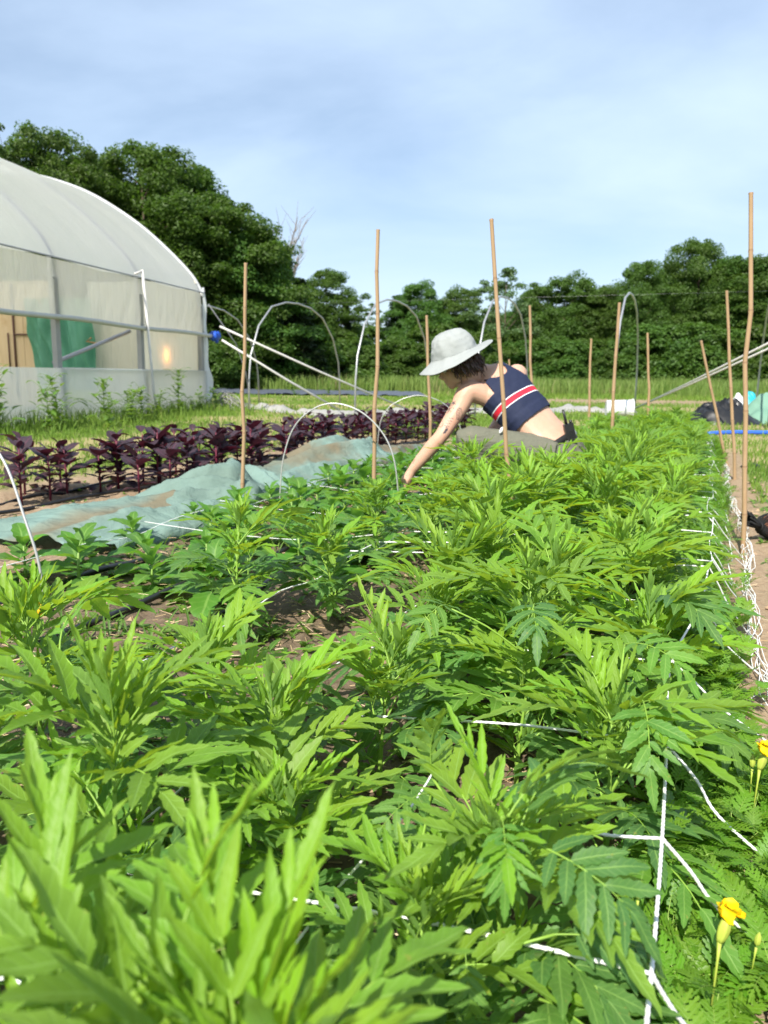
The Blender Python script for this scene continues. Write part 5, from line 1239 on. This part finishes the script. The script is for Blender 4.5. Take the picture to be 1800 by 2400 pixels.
# ------------------------------------------------------------------ the gardener
Y0 = 4.2
def pp(u, v, dy=0.0): return AT(u, v, Y0 + dy)
def unit(x, y, z): return V((x, y, z)).normalized()
WS = unit(.78, .47, .36)                          # across the shoulders, near to far
WP = unit(.78, .60, .12)                          # across the hips
def loft(mb, rings, n=20):
    """rings: (centre, across, back, half width, half depth)"""
    vs = []
    for c, a, b, w_, d_ in rings:
        for j in range(n):
            th = 2 * math.pi * j / n; ca, sa = math.cos(th), math.sin(th)
            e = 0.85
            vs.append(c + a * (w_ * math.copysign(abs(ca) ** e, ca)) + b * (d_ * math.copysign(abs(sa) ** e, sa)))
    m = len(rings); fs = [(i * n + j, i * n + (j + 1) % n, (i + 1) * n + (j + 1) % n, (i + 1) * n + j) for i in range(m - 1) for j in range(n)]
    fs += [tuple(reversed(range(n))), tuple(range((m - 1) * n, m * n))]
    mb.add(vs, fs)
SP = [pp(1318, 1092, -.02), pp(1296, 1052, -.01), pp(1262, 1004, .02), pp(1216, 955, .07), pp(1178, 915, .12), pp(1153, 889, .155), pp(1128, 876, .165)]
WDs = [WP, WP, (WP + WS).normalized(), WS, WS, WS, WS]
HW = [.150, .158, .128, .140, .158, .140, .060]
HD = [.110, .112, .088, .098, .098, .070, .052]
def frame_at(i):
    a = (SP[min(i + 1, 6)] - SP[max(i - 1, 0)]).normalized(); w_ = (WDs[i] - a * WDs[i].dot(a)).normalized(); b = w_.cross(a).normalized()
    if b.z < 0: b = -b
    return a, w_, b
rings = []
for i in range(7):
    a, w_, b = frame_at(i); rings.append((SP[i], w_, b, HW[i], HD[i]))
# finer rings by interpolation
fine = []
for i in range(6):
    for q in range(4):
        t = q / 4; t2 = t * t * (3 - 2 * t); A = rings[i]; B = rings[i + 1]
        fine.append((A[0].lerp(B[0], t), A[1].lerp(B[1], t).normalized(), A[2].lerp(B[2], t).normalized(), A[3] + (B[3] - A[3]) * t2, A[4] + (B[4] - A[4]) * t2))
fine.append(rings[6])
HU = unit(-.34, -.06, .94); HF = unit(-.93, -.10, -.34); HF = (HF - HU * HF.dot(HU)).normalized(); HS = HF.cross(HU).normalized()   # head: up, forward, side
HC = pp(1070, 858, .09)
def hd(f, s, u): return HC + HF * f + HS * s + HU * u
HM = Matrix((HF, HS, HU)).transposed()            # local x forward, y side, z up
body = MB(); loft(body, fine)
nk = SP[6]
body.tube(smooth_path([SP[5] + V((0, 0, .01)), nk + V((-.01, 0, .005)), hd(-.035, 0, -.075), hd(-.02, 0, -.02)], 4), [.062, .06, .058, .056, .054, .053, .052, .051, .051, .052, .054, .056, .058], 16)
body.ball(hd(-.018, 0, .035), (.098, .074, .092), 20, 14, HM)          # skull
body.ball(hd(.022, 0, -.038), (.066, .058, .070), 18, 12, HM)          # face
body.ball(hd(.052, 0, -.088), (.030, .030, .024), 12, 8, HM)           # chin
body.tube([hd(.058, 0, -.082), hd(.02, .045, -.070), hd(-.025, .058, -.035)], [.02, .019, .02], 8); body.tube([hd(.058, 0, -.082), hd(.02, -.045, -.070), hd(-.025, -.058, -.035)], [.02, .019, .02], 8)
body.tube([hd(.080, 0, .008), hd(.094, 0, -.018), hd(.108, 0, -.036)], [.009, .011, .0135], 8)   # nose
body.ball(hd(.097, .011, -.040), (.010, .008, .008), 8, 6, HM); body.ball(hd(.097, -.011, -.040), (.010, .008, .008), 8, 6, HM)
body.tube([hd(.074, .022, -.0635), hd(.086, 0, -.060), hd(.074, -.022, -.0635)], [.006, .0085, .006], 8)   # lips
body.tube([hd(.072, .019, -.0720), hd(.083, 0, -.071), hd(.072, -.019, -.0720)], [.006, .0085, .006], 8)
body.tube([hd(.070, .046, .016), hd(.086, .018, .020), hd(.086, -.018, .020), hd(.070, -.046, .016)], .010, 8)  # brow
for sd in (1, -1):
    body.ball(hd(.058, .036 * sd, -.026), (.022, .020, .020), 10, 8, HM)       # cheeks
    body.ball(hd(-.012, .072 * sd, -.020), (.020, .010, .030), 12, 8, HM)      # ears
def limb(pts, rr, n=16): body.tube(smooth_path(pts, 5), np.interp(np.linspace(0, len(rr) - 1, (len(pts) - 1) * 5 + 1), range(len(rr)), rr).tolist(), n)
sh = pp(1100, 918, .05); el = pp(1034, 1022, -.02); wr = pp(966, 1102, .02)
ua = (el - sh).normalized()
limb([SP[4] - frame_at(4)[1] * .10 + V((0, 0, .0)), sh, sh.lerp(el, .35), sh.lerp(el, .72), el, el.lerp(wr, .3), el.lerp(wr, .7), wr], [.055, .062, .050, .044, .0385, .041, .034, .0255])
sh2 = pp(1212, 876, .27); el2 = pp(1172, 985, .36); wr2 = pp(1120, 1075, .22)
limb([SP[4] + frame_at(4)[1] * .10, sh2, sh2.lerp(el2, .35), sh2.lerp(el2, .72), el2, el2.lerp(wr2, .3), el2.lerp(wr2, .7), wr2], [.055, .058, .049, .043, .0385, .040, .033, .0255])
def hand(wr, fwd, back, side, thumb):
    """fwd: to the fingertips, back: away from the palm, side: across towards the thumb"""
    limb([wr - fwd * .01, wr + fwd * .03, wr + fwd * .065, wr + fwd * .088], [.024, .028, .032, .026], 12)
    body.ball(wr + fwd * .058, (.040, .014, .036), 12, 8, Matrix((fwd, back, side)).transposed())
    for q, (o, L) in enumerate(((.027, .070), (.009, .078), (-.009, .073), (-.026, .058))):
        a = wr + fwd * .080 + side * o; d1 = (fwd * .90 - back * .42).normalized(); d2 = (fwd * .45 - back * .9).normalized()
        body.tube([wr + fwd * .05 + side * o * .8, a, a + d1 * L * .45, a + d1 * L * .45 + d2 * L * .32, a + d1 * L * .45 + (d2 - back * .6).normalized() * L * .56], [.010, .0098, .0088, .0080, .0062], 8)
    a = wr + fwd * .022 + side * .022
    body.tube([a, a + (side * .8 + fwd * .5 - back * .3) * .032, a + (side * .65 + fwd * .95 - back * .6) * .052, a + (side * .35 + fwd * 1.1 - back * .8) * .068], [.013, .0115, .0098, .0075], 8)
fw = ((wr - el).normalized() + V((-.05, 0, -.45))).normalized(); sd_ = unit(-.2, 1, 0); sd_ = (sd_ - fw * sd_.dot(fw)).normalized(); bk = sd_.cross(fw).normalized(); bk = bk if bk.z > 0 else -bk
hand(wr, fw, bk, sd_, 1)
fw = ((wr2 - el2).normalized() + V((-.2, -.1, -.2))).normalized(); sd_ = unit(-.2, -1, .2); sd_ = (sd_ - fw * sd_.dot(fw)).normalized(); bk = sd_.cross(fw).normalized(); bk = bk if bk.z > 0 else -bk
hand(wr2, fw, bk, sd_, 1)
# legs in a deep squat
hipN = pp(1290, 1075, -.10); hipF = pp(1330, 1066, .13)
kneeN = pp(1098, 1034, -.08); kneeF = pp(1150, 1038, .34)
ankN = V((kneeN.x + .17, kneeN.y + .05, .085)); ankF = V((kneeF.x + .20, kneeF.y - .02, .085))
toeN = V((ankN.x - .15, ankN.y + .0, .02)); toeF = V((ankF.x - .15, ankF.y + .02, .02))
for h_, k_, a_ in ((hipN, kneeN, ankN), (hipF, kneeF, ankF)):
    limb([h_, h_.lerp(k_, .3) + V((0, 0, .01)), h_.lerp(k_, .7) + V((0, 0, .005)), k_, k_.lerp(a_, .3) + V((.02, 0, 0)), k_.lerp(a_, .7), a_], [.088, .080, .066, .056, .056, .044, .036])
    body.ball(a_ + V((-.03, 0, -.045)), (.11, .040, .032), 14, 8)
def remesh(mb, name, mat, vox, it=6, fac=.5, parent=None):
    o = mb.build(name + '_raw', mat); md = o.modifiers.new('r', 'REMESH'); md.mode = 'VOXEL'; md.voxel_size = vox; md.use_smooth_shade = True
    s2 = o.modifiers.new('s', 'SMOOTH'); s2.factor = fac; s2.iterations = it
    bpy.context.view_layer.update(); dg = bpy.context.evaluated_depsgraph_get()
    me = bpy.data.meshes.new_from_object(o.evaluated_get(dg)); me.name = name; me.materials.clear(); me.materials.append(mat)
    bpy.data.objects.remove(o); me.polygons.foreach_set('use_smooth', [True] * len(me.polygons)); return me
k = NT('skin'); o_ = k.pos()
c = k.mix(k.noise(22, 4, .6, o_), (.47, .275, .19), (.55, .345, .25)); c = k.mix(k.math('MULTIPLY', k.ramp(k.noise(7, 3, .5, o_), .5, .75), .4), c, (.50, .23, .16))
q = k.n('ShaderNodeBsdfPrincipled', {'Base Color': c, 'Roughness': .5, 'Specular IOR Level': .35, 'Subsurface Weight': .12, 'Subsurface Scale': .01, 'Subsurface Radius': (1, .35, .2), 'Normal': k.bump(k.noise(300, 3, .6, o_), .08, .002)})
M['skin'] = k.done(q.outputs[0])
bme = remesh(body, 'person', M['skin'], .0052, 7)
pc_ = V((SP[1].x, SP[1].y, 0))
bme.transform(Matrix.Translation(-pc_)); person = link('person', bme); person.location = pc_
tag(person, 'stooping gardener in striped navy top and olive trousers, tattooed arm reaching down', 'person')
bpy.context.view_layer.update()
def clothe(mb_or_me, name, mat):
    me = mb_or_me.mesh(name, mat) if isinstance(mb_or_me, MB) else mb_or_me
    me.transform(Matrix.Translation(-pc_)); return link(name, me, person)

# striped crop top: a skin-tight shell taken from the body's own surface
vsb = [v.co + pc_ for v in bme.vertices]; nsb = [v.normal.copy() for v in bme.vertices]
FR = [frame_at(i) for i in range(7)]
def torso_uv(p):
    best = None
    for i in range(6):
        a, b = SP[i], SP[i + 1]; ab = b - a; t = max(-.15 if i == 0 else 0, min(1.0, (p - a).dot(ab) / ab.length_squared)); c_ = a + ab * t; d = (p - c_).length
        if best is None or d < best[0]:
            w_ = FR[i][1].lerp(FR[i + 1][1], t).normalized(); bk_ = FR[i][2].lerp(FR[i + 1][2], t).normalized(); best = (d, i + t, (p - c_).dot(w_), (p - c_).dot(bk_))
    return best[1:]
def arm_d(p, a, b):
    ab = b - a; t = max(0, min(1, (p - a).dot(ab) / ab.length_squared)); return (p - a - ab * t).length, t
tv_ = [torso_uv(p) for p in vsb]
def in_top(i):
    s, x, b = tv_[i]; p = vsb[i]
    if (p - HC).length < .14 or math.hypot(x, b) > .20: return False
    hem = 2.34
    if s < hem or s > 5.75: return False
    ax = abs(x)
    for A, B in ((sh, el), (sh2, el2)):
        d, t = arm_d(p, A + (A - B).normalized() * .03, B)
        if s > 3.45 and d < .078 and ax > .108: return False
        if d < .066 and t > .12: return False
    if s > 3.9 and ax > .118 - .020 * (s - 3.9): return False
    # scooped neck between the straps
    if ax < .088 and s > 4.45 + 3.2 * (ax / .088) ** 3 * .45: return False
    return True
flag = [in_top(i) for i in range(len(vsb))]
fsel = [p.vertices[:] for p in bme.polygons if all(flag[i] for i in p.vertices)]
idx = sorted({i for f in fsel for i in f}); mp_ = {i: j for j, i in enumerate(idx)}
mb = MB(); mb.add([vsb[i] + nsb[i] * (.0065 + .0028 * noise.noise(vsb[i] * 26) + (.004 if tv_[i][0] < 2.7 else 0)) for i in idx], [tuple(mp_[i] for i in f) for f in fsel], [(tv_[i][0], tv_[i][1], tv_[i][2]) for i in idx])
k = NT('navy_cloth'); x, y, z = k.sep(k.attr('luv').outputs['Vector'])
def band(a, b): return k.math('MULTIPLY', k.math('GREATER_THAN', sv_, a), k.math('LESS_THAN', sv_, b))
sv_ = k.math('ADD', x, k.math('MULTIPLY', y, 0.4))
navy = k.mix(k.noise(60, 3, .6, k.pos()), (.012, .017, .042), (.020, .027, .060))
c = k.mix(band(3.10, 3.30), navy, (.62, .025, .045)); c = k.mix(band(3.322, 3.358), c, (.75, .75, .77)); c = k.mix(band(3.045, 3.078), c, (.75, .75, .77))
M['navy'] = k.done(k.pbsdf(c, .75, .2, k.bump(k.noise(18, 3, .5, k.pos()), .35, .012)))
top = clothe(mb, 'striped_top', M['navy']); sm = top.modifiers.new('s', 'SMOOTH'); sm.factor = .5; sm.iterations = 4; so_ = top.modifiers.new('t', 'SOLIDIFY'); so_.thickness = .003; so_.offset = 1
# trousers
tr = MB()
lr = [(SP[0] + (SP[0] - SP[1]) * .5, *FR[0][1:], .150, .115), (SP[0], *FR[0][1:], .168, .128), (SP[0].lerp(SP[1], .6), *FR[1][1:], .172, .126), (SP[1].lerp(SP[2], .12), *FR[1][1:], .160, .116)]
loft(tr, lr)
for h_, k_, a_ in ((hipN, kneeN, ankN), (hipF, kneeF, ankF)):
    pts = smooth_path([h_, h_.lerp(k_, .3) + V((0, 0, .012)), h_.lerp(k_, .7) + V((0, 0, .008)), k_ + V((-.008, 0, .004)), k_.lerp(a_, .3) + V((.02, 0, 0)), k_.lerp(a_, .7), a_.lerp(k_, .06)], 5)
    rr = np.interp(np.linspace(0, 6, len(pts)), range(7), [.104, .099, .086, .074, .076, .066, .060]).tolist(); tr.tube(pts, rr, 20)
k = NT('olive_cloth'); o_ = k.pos()
c = k.mix(k.noise(90, 4, .6, o_), (.105, .108, .080), (.150, .150, .115)); c = k.mix(k.math('MULTIPLY', k.ramp(k.noise(9, 4, .6, o_), .55, .75), .35), c, (.22, .19, .14))
M['olive'] = k.done(k.pbsdf(c, .85, .12, k.bump(k.noise(24, 3, .55, k.n('ShaderNodeMapping', {'Vector': o_, 'Scale': (.6, 1, 1.5)}).outputs[0], .6), .6, .02)))
tme = remesh(tr, 'trousers', M['olive'], .008, 6)
for v in tme.vertices:
    n_ = noise.noise(v.co * 11) * .5 + noise.noise(V((v.co.x * 22, v.co.y * 22, v.co.z * 34))) * .5
    v.co += v.normal * n_ * .008
trs = clothe(tme, 'trousers', M['olive'])
for a_, t_ in ((ankN, toeN), (ankF, toeF)):
    mb = MB(); mb.tube(smooth_path([a_ + V((.055, 0, -.03)), a_ + V((0, 0, -.02)), a_.lerp(t_, .5) + V((0, 0, -.012)), t_ + V((-.01, 0, .012)), t_ + V((-.05, 0, .004))], 4), [.036, .044, .047, .048, .049, .049, .049, .049, .049, .048, .047, .046, .044, .042, .038, .032, .02], 14)
    mb.tube([a_ + V((.0, 0, -.03)), a_ + V((.005, 0, .06))], [.046, .046], 14); mb.box((a_ + t_) / 2 + V((0, 0, -.045)), (.28, .090, .022))
    clothe(mb, 'boot', mat_plain('boot_leather', (.07, .05, .035), .7, .25) if 'boot_leather' not in bpy.data.materials else bpy.data.materials['boot_leather'])
# belt, buckle, radio, small white clip
c_ = SP[1].lerp(SP[2], .14); w_, b_ = FR[1][1], FR[1][2]
mb = MB(); nn_ = 44; a_ax = FR[1][0]; vs = []
for j in range(nn_):
    th = 2 * math.pi * j / nn_; d = w_ * math.cos(th) * .162 + b_ * math.sin(th) * .119
    for (o1, o2) in ((1.0, -.017), (1.03, -.017), (1.03, .017), (1.0, .017)): vs.append(c_ + d * o1 + a_ax * o2)
mb.add(vs, [(j * 4 + q, j * 4 + (q + 1) % 4, ((j + 1) % nn_) * 4 + (q + 1) % 4, ((j + 1) % nn_) * 4 + q) for j in range(nn_) for q in range(4)])
clothe(mb, 'belt', mat_plain('belt_webbing', (.016, .016, .017), .7, .25))
th = R(62); p = c_ + w_ * math.cos(th) * .172 + b_ * math.sin(th) * .130
mb = MB(); mb.box(p, (.020, .016, .040), Matrix((w_, b_, a_ax)).transposed()); clothe(mb, 'belt_slider', mat_plain('grey_plastic', (.42, .42, .42), .4, .5))
rad_p = pp(1336, 1008, -.08)
radio = empty('two_way_radio', rad_p); tag(radio, 'black two way radio with stub antenna clipped behind the gardener\'s belt', 'radio')
rx = Matrix.Rotation(R(-16), 3, 'Y'); mr = mat_plain('radio_black', (.012, .012, .013), .4, .45)
mb = MB(); mb.box((0, 0, -.015), (.050, .036, .10), rx); mb.build('body', mr, radio, False)
mb = MB(); mb.tube([rx @ V((-.012, 0, .03)), rx @ V((-.012, 0, .075)), rx @ V((-.012, 0, .115))], [.0085, .0075, .006], 10); mb.build('antenna', mr, radio)
mb = MB(); mb.tube([rx @ V((.012, 0, .033)), rx @ V((.012, 0, .052))], .008, 10); mb.build('knob', mr, radio)
mb = MB()
for q in range(5): mb.box(rx @ V((0, -.0195, -.035 + q * .008)), (.032, .003, .003), rx)
gq_ = mb.build('speaker_grille', M['black_plastic'], radio, False); gq_['kind'] = 'stuff'
mb = MB(); mb.ball(pp(1175, 1008, -.16), (.0085, .005, .019), 12, 8, Matrix.Rotation(R(28), 3, 'Y')); clothe(mb, 'white_clip', mat_plain('white_clip_plastic', (.8, .8, .8), .35))

# hat
hat = MB(); nu = 72
prof = [(.0, .148), (.034, .146), (.064, .138), (.090, .121), (.107, .096), (.116, .066), (.120, .040), (.122, .024), (.130, .014), (.155, .003), (.185, -.010), (.205, -.020), (.2075, -.0225)]
def hatf(u, q):
    f = q * (len(prof) - 1); i = min(int(f), len(prof) - 2); t = f - i; r_ = prof[i][0] * (1 - t) + prof[i + 1][0] * t; h_ = prof[i][1] * (1 - t) + prof[i + 1][1] * t
    a = u * 2 * math.pi; ca, sa = math.cos(a), math.sin(a)          # a = 0 is the front
    br = max(0, (r_ - .116) / .09)
    h_ += br * (.016 * math.cos(2 * a) - .006 + .022 * max(0, -sa) - .028 * ca * 0 + .012 * math.sin(3 * a + 1) + (.030 if False else 0)) 
    h_ += br * (.045 * max(0, -ca) ** 2 - .022 * max(0, ca) ** 2 - .020 * max(0, sa) ** 2)
    dn = noise.noise(V((ca * 2.2, sa * 2.2, h_ * 16))) * .0065 + noise.noise(V((ca * 5, sa * 5, h_ * 40))) * .003
    r2 = r_ + dn * (1 if r_ > .03 else 0) * (1 - .6 * br)
    return hd(-.012 + r2 * ca * 1.04, r2 * sa, .044 + h_ + dn * .6)
hat.grid(hatf, nu, 60, True)
k = NT('hat_cloth'); c = k.mix(k.noise(40, 4, .6, k.pos()), (.25, .27, .265), (.31, .33, .325)); M['hat'] = k.done(k.pbsdf(c, .85, .15, k.bump(k.noise(30, 4, .6, k.pos(), .8), .45, .008)))
ho = hat.mesh('sun_hat', M['hat']); ho.transform(Matrix.Translation(-HC)); hat_o = link('sun_hat', ho); hat_o.location = HC
s5 = hat_o.modifiers.new('t', 'SOLIDIFY'); s5.thickness = .0028; s5.offset = 1
tag(hat_o, 'pale grey green wide brimmed sun hat on the gardener\'s head', 'hat')
mb = MB()
for off_ in (-.004, .006): mb.tube([hatf((a % 6.2832) / 6.2832, .36 + off_) - HC + HU * .0035 for a in np.linspace(1.25, 5.03, 30)], .0016, 4)
mb.tube([hatf(0.25 * 0 + .0, q) - HC + HU * .003 for q in np.linspace(.05, .36, 8)], .0013, 4); mb.build('vent_seam', mat_plain('dark_thread', (.03, .035, .035), .8), hat_o)
mb = MB(); mb.tube([hatf(a / 6.2832, .575) - HC + (hatf(a / 6.2832, .575) - hd(-.012, 0, .06)).normalized() * .003 for a in np.linspace(0, 6.2832, 48)], .0014, 4); mb.build('crown_seam', M['hat'], hat_o)
mb = MB(); mb.tube(smooth_path([hd(-.005, -.098, .02), hd(.006, -.080, -.04), hd(.012, -.050, -.095), hd(.018, -.012, -.125), hd(.020, .02, -.125), hd(.012, .06, -.08), hd(-.005, .098, .02)], 6), .0021, 6)
mb.tube(smooth_path([hd(.018, -.012, -.125), hd(.03, -.02, -.18), hd(.02, -.03, -.30), hd(.035, -.02, -.40)], 6), .0017, 5)
ch = mb.mesh('chin_cord', M['black_plastic']); ch.transform(Matrix.Translation(-HC)); link('chin_cord', ch, hat_o)
# hair: locks falling from under the hat
r = random.Random(91); mb = MB()
for q in range(300):
    a = r.uniform(R(62), R(298)); ca, sa = math.cos(a), math.sin(a)
    if abs(a - math.pi) > R(84): L = r.uniform(.03, .07)
    else: L = r.uniform(.045, .088)
    z0 = r.uniform(-.01, .045); p = hd(-.018 + .094 * ca, .076 * sa, z0); o = (HF * ca + HS * sa)
    e = p + o * r.uniform(.004, .020) - HU * L * .85 - HF * L * r.uniform(-.1, .4) + V((0, 0, -L * .2)); m_ = p.lerp(e, .5) + o * .014 + V((r.gauss(0, .006), r.gauss(0, .006), r.gauss(0, .006)))
    mb.tube(smooth_path([p, m_, e + V((r.gauss(0, .008), r.gauss(0, .008), r.gauss(0, .006)))], 3), [.0050, .0056, .0054, .0048, .0038, .0025, .0006], 4, cap=False)
k = NT('hair'); M['hair'] = k.done(k.pbsdf(k.mix(k.noise(60, 3, .6, k.pos()), (.030, .015, .011), (.085, .040, .027)), .42, .5))
ha = mb.build('hair', M['hair']); ha.data.transform(Matrix.Translation(-pc_)); ha.parent = person; ha['kind'] = 'stuff'
# eyes, brows
for sd in (1, -1):
    mb = MB(); mb.ball(hd(.076, .030 * sd, .000), .0112, 12, 8); clothe(mb, 'eye', mat_plain('eye_white', (.65, .62, .58), .2) if 'eye_white' not in bpy.data.materials else bpy.data.materials['eye_white'])
    mb = MB(); mb.tube([hd(.094, .016 * sd, .022), hd(.090, .034 * sd, .028), hd(.074, .050 * sd, .022)], [.0026, .0034, .0018], 5); clothe(mb, 'eyebrow', M['hair'])
    mb = MB(); mb.tube([hd(.086, .018 * sd, -.002), hd(.0885, .031 * sd, -.004), hd(.079, .044 * sd, -.003)], [.0012, .0018, .0012], 5); clothe(mb, 'eyelash', M['hair'])
# tattoos: thin ink marks lying on the skin of the near arm
bvh = BVHTree.FromPolygons(vsb, [p.vertices[:] for p in bme.polygons]); tat = MB()
def ink(poly, wd):
    q = []
    for (u, v_) in poly:
        d = ray(u, v_).normalized(); hit = bvh.ray_cast(CP, d)
        if hit[0] is not None: q.append((hit[0], hit[1]))
    for i in range(len(q) - 1):
        (a, na_), (b, nb_) = q[i], q[i + 1]; d = b - a
        if d.length < 1e-5 or d.length > .03: continue
        s_ = d.normalized().cross(na_).normalized() * wd; tat.add([a + s_ + na_ * .0007, a - s_ + na_ * .0007, b - s_ + nb_ * .0007, b + s_ + nb_ * .0007], [(0, 1, 2, 3)])
def Z3(x, y): return (900 + x * .3014, 720 + y * .3014)
def arc(cx, cy, rx_, ry_, a0, a1, n=10): return [Z3(cx + rx_ * math.cos(a0 + (a1 - a0) * i / n), cy + ry_ * math.sin(a0 + (a1 - a0) * i / n)) for i in range(n + 1)]
for (x, y, s_) in ((515, 770, 26), (500, 800, 20), (540, 745, 15)):
    for q in range(5): a = q * 1.26 + .4; ink([Z3(x, y), Z3(x + s_ * math.cos(a), y + s_ * math.sin(a)), Z3(x + s_ * 1.3 * math.cos(a + .3), y + s_ * 1.3 * math.sin(a + .3))], .0018)
    ink(arc(x, y, s_ * .6, s_ * .6, 0, 6.28), .0012)
for q in range(7): ink([Z3(588 - q * 2, 790 + q * 13), Z3(604 - q * 3, 783 + q * 13)], .0010); ink([Z3(588 - q * 2, 790 + q * 13), Z3(570 - q * 2, 800 + q * 12)], .0010)
ink(arc(585, 830, 22, 48, 0, 6.28, 16), .0010)
ink([Z3(535, 845), Z3(510, 885), Z3(488, 925), Z3(480, 955)], .0012)
for q in range(4): ink([Z3(525 - q * 12, 862 + q * 20), Z3(540 - q * 11, 868 + q * 20)], .0016); ink([Z3(520 - q * 12, 866 + q * 20), Z3(505 - q * 12, 860 + q * 20)], .0016)
ink(arc(440, 900, 20, 32, 0, 6.0, 14), .0011); ink([Z3(425, 935), Z3(400, 945), Z3(415, 920)], .0016)
for q in range(7): ink([Z3(420 + q * 5, 1030 - q * 1.0), Z3(445 + q * 5, 985 - q * 1.0), Z3(470 + q * 4, 945)], .0022)
ink([Z3(468, 970), Z3(492, 960), Z3(497, 938), Z3(475, 935)], .0012)
ink([Z3(225, 1165), Z3(240, 1185), Z3(225, 1215)], .0013); ink([Z3(240, 1185), Z3(275, 1160)], .0012); ink([Z3(240, 1185), Z3(268, 1190)], .0012)
ink([Z3(862, 535), Z3(866, 541)], .0022)
tt_ = clothe(tat, 'tattoo', mat_plain('faded_ink', (.055, .05, .06), .6, .3)); tt_['kind'] = 'stuff'
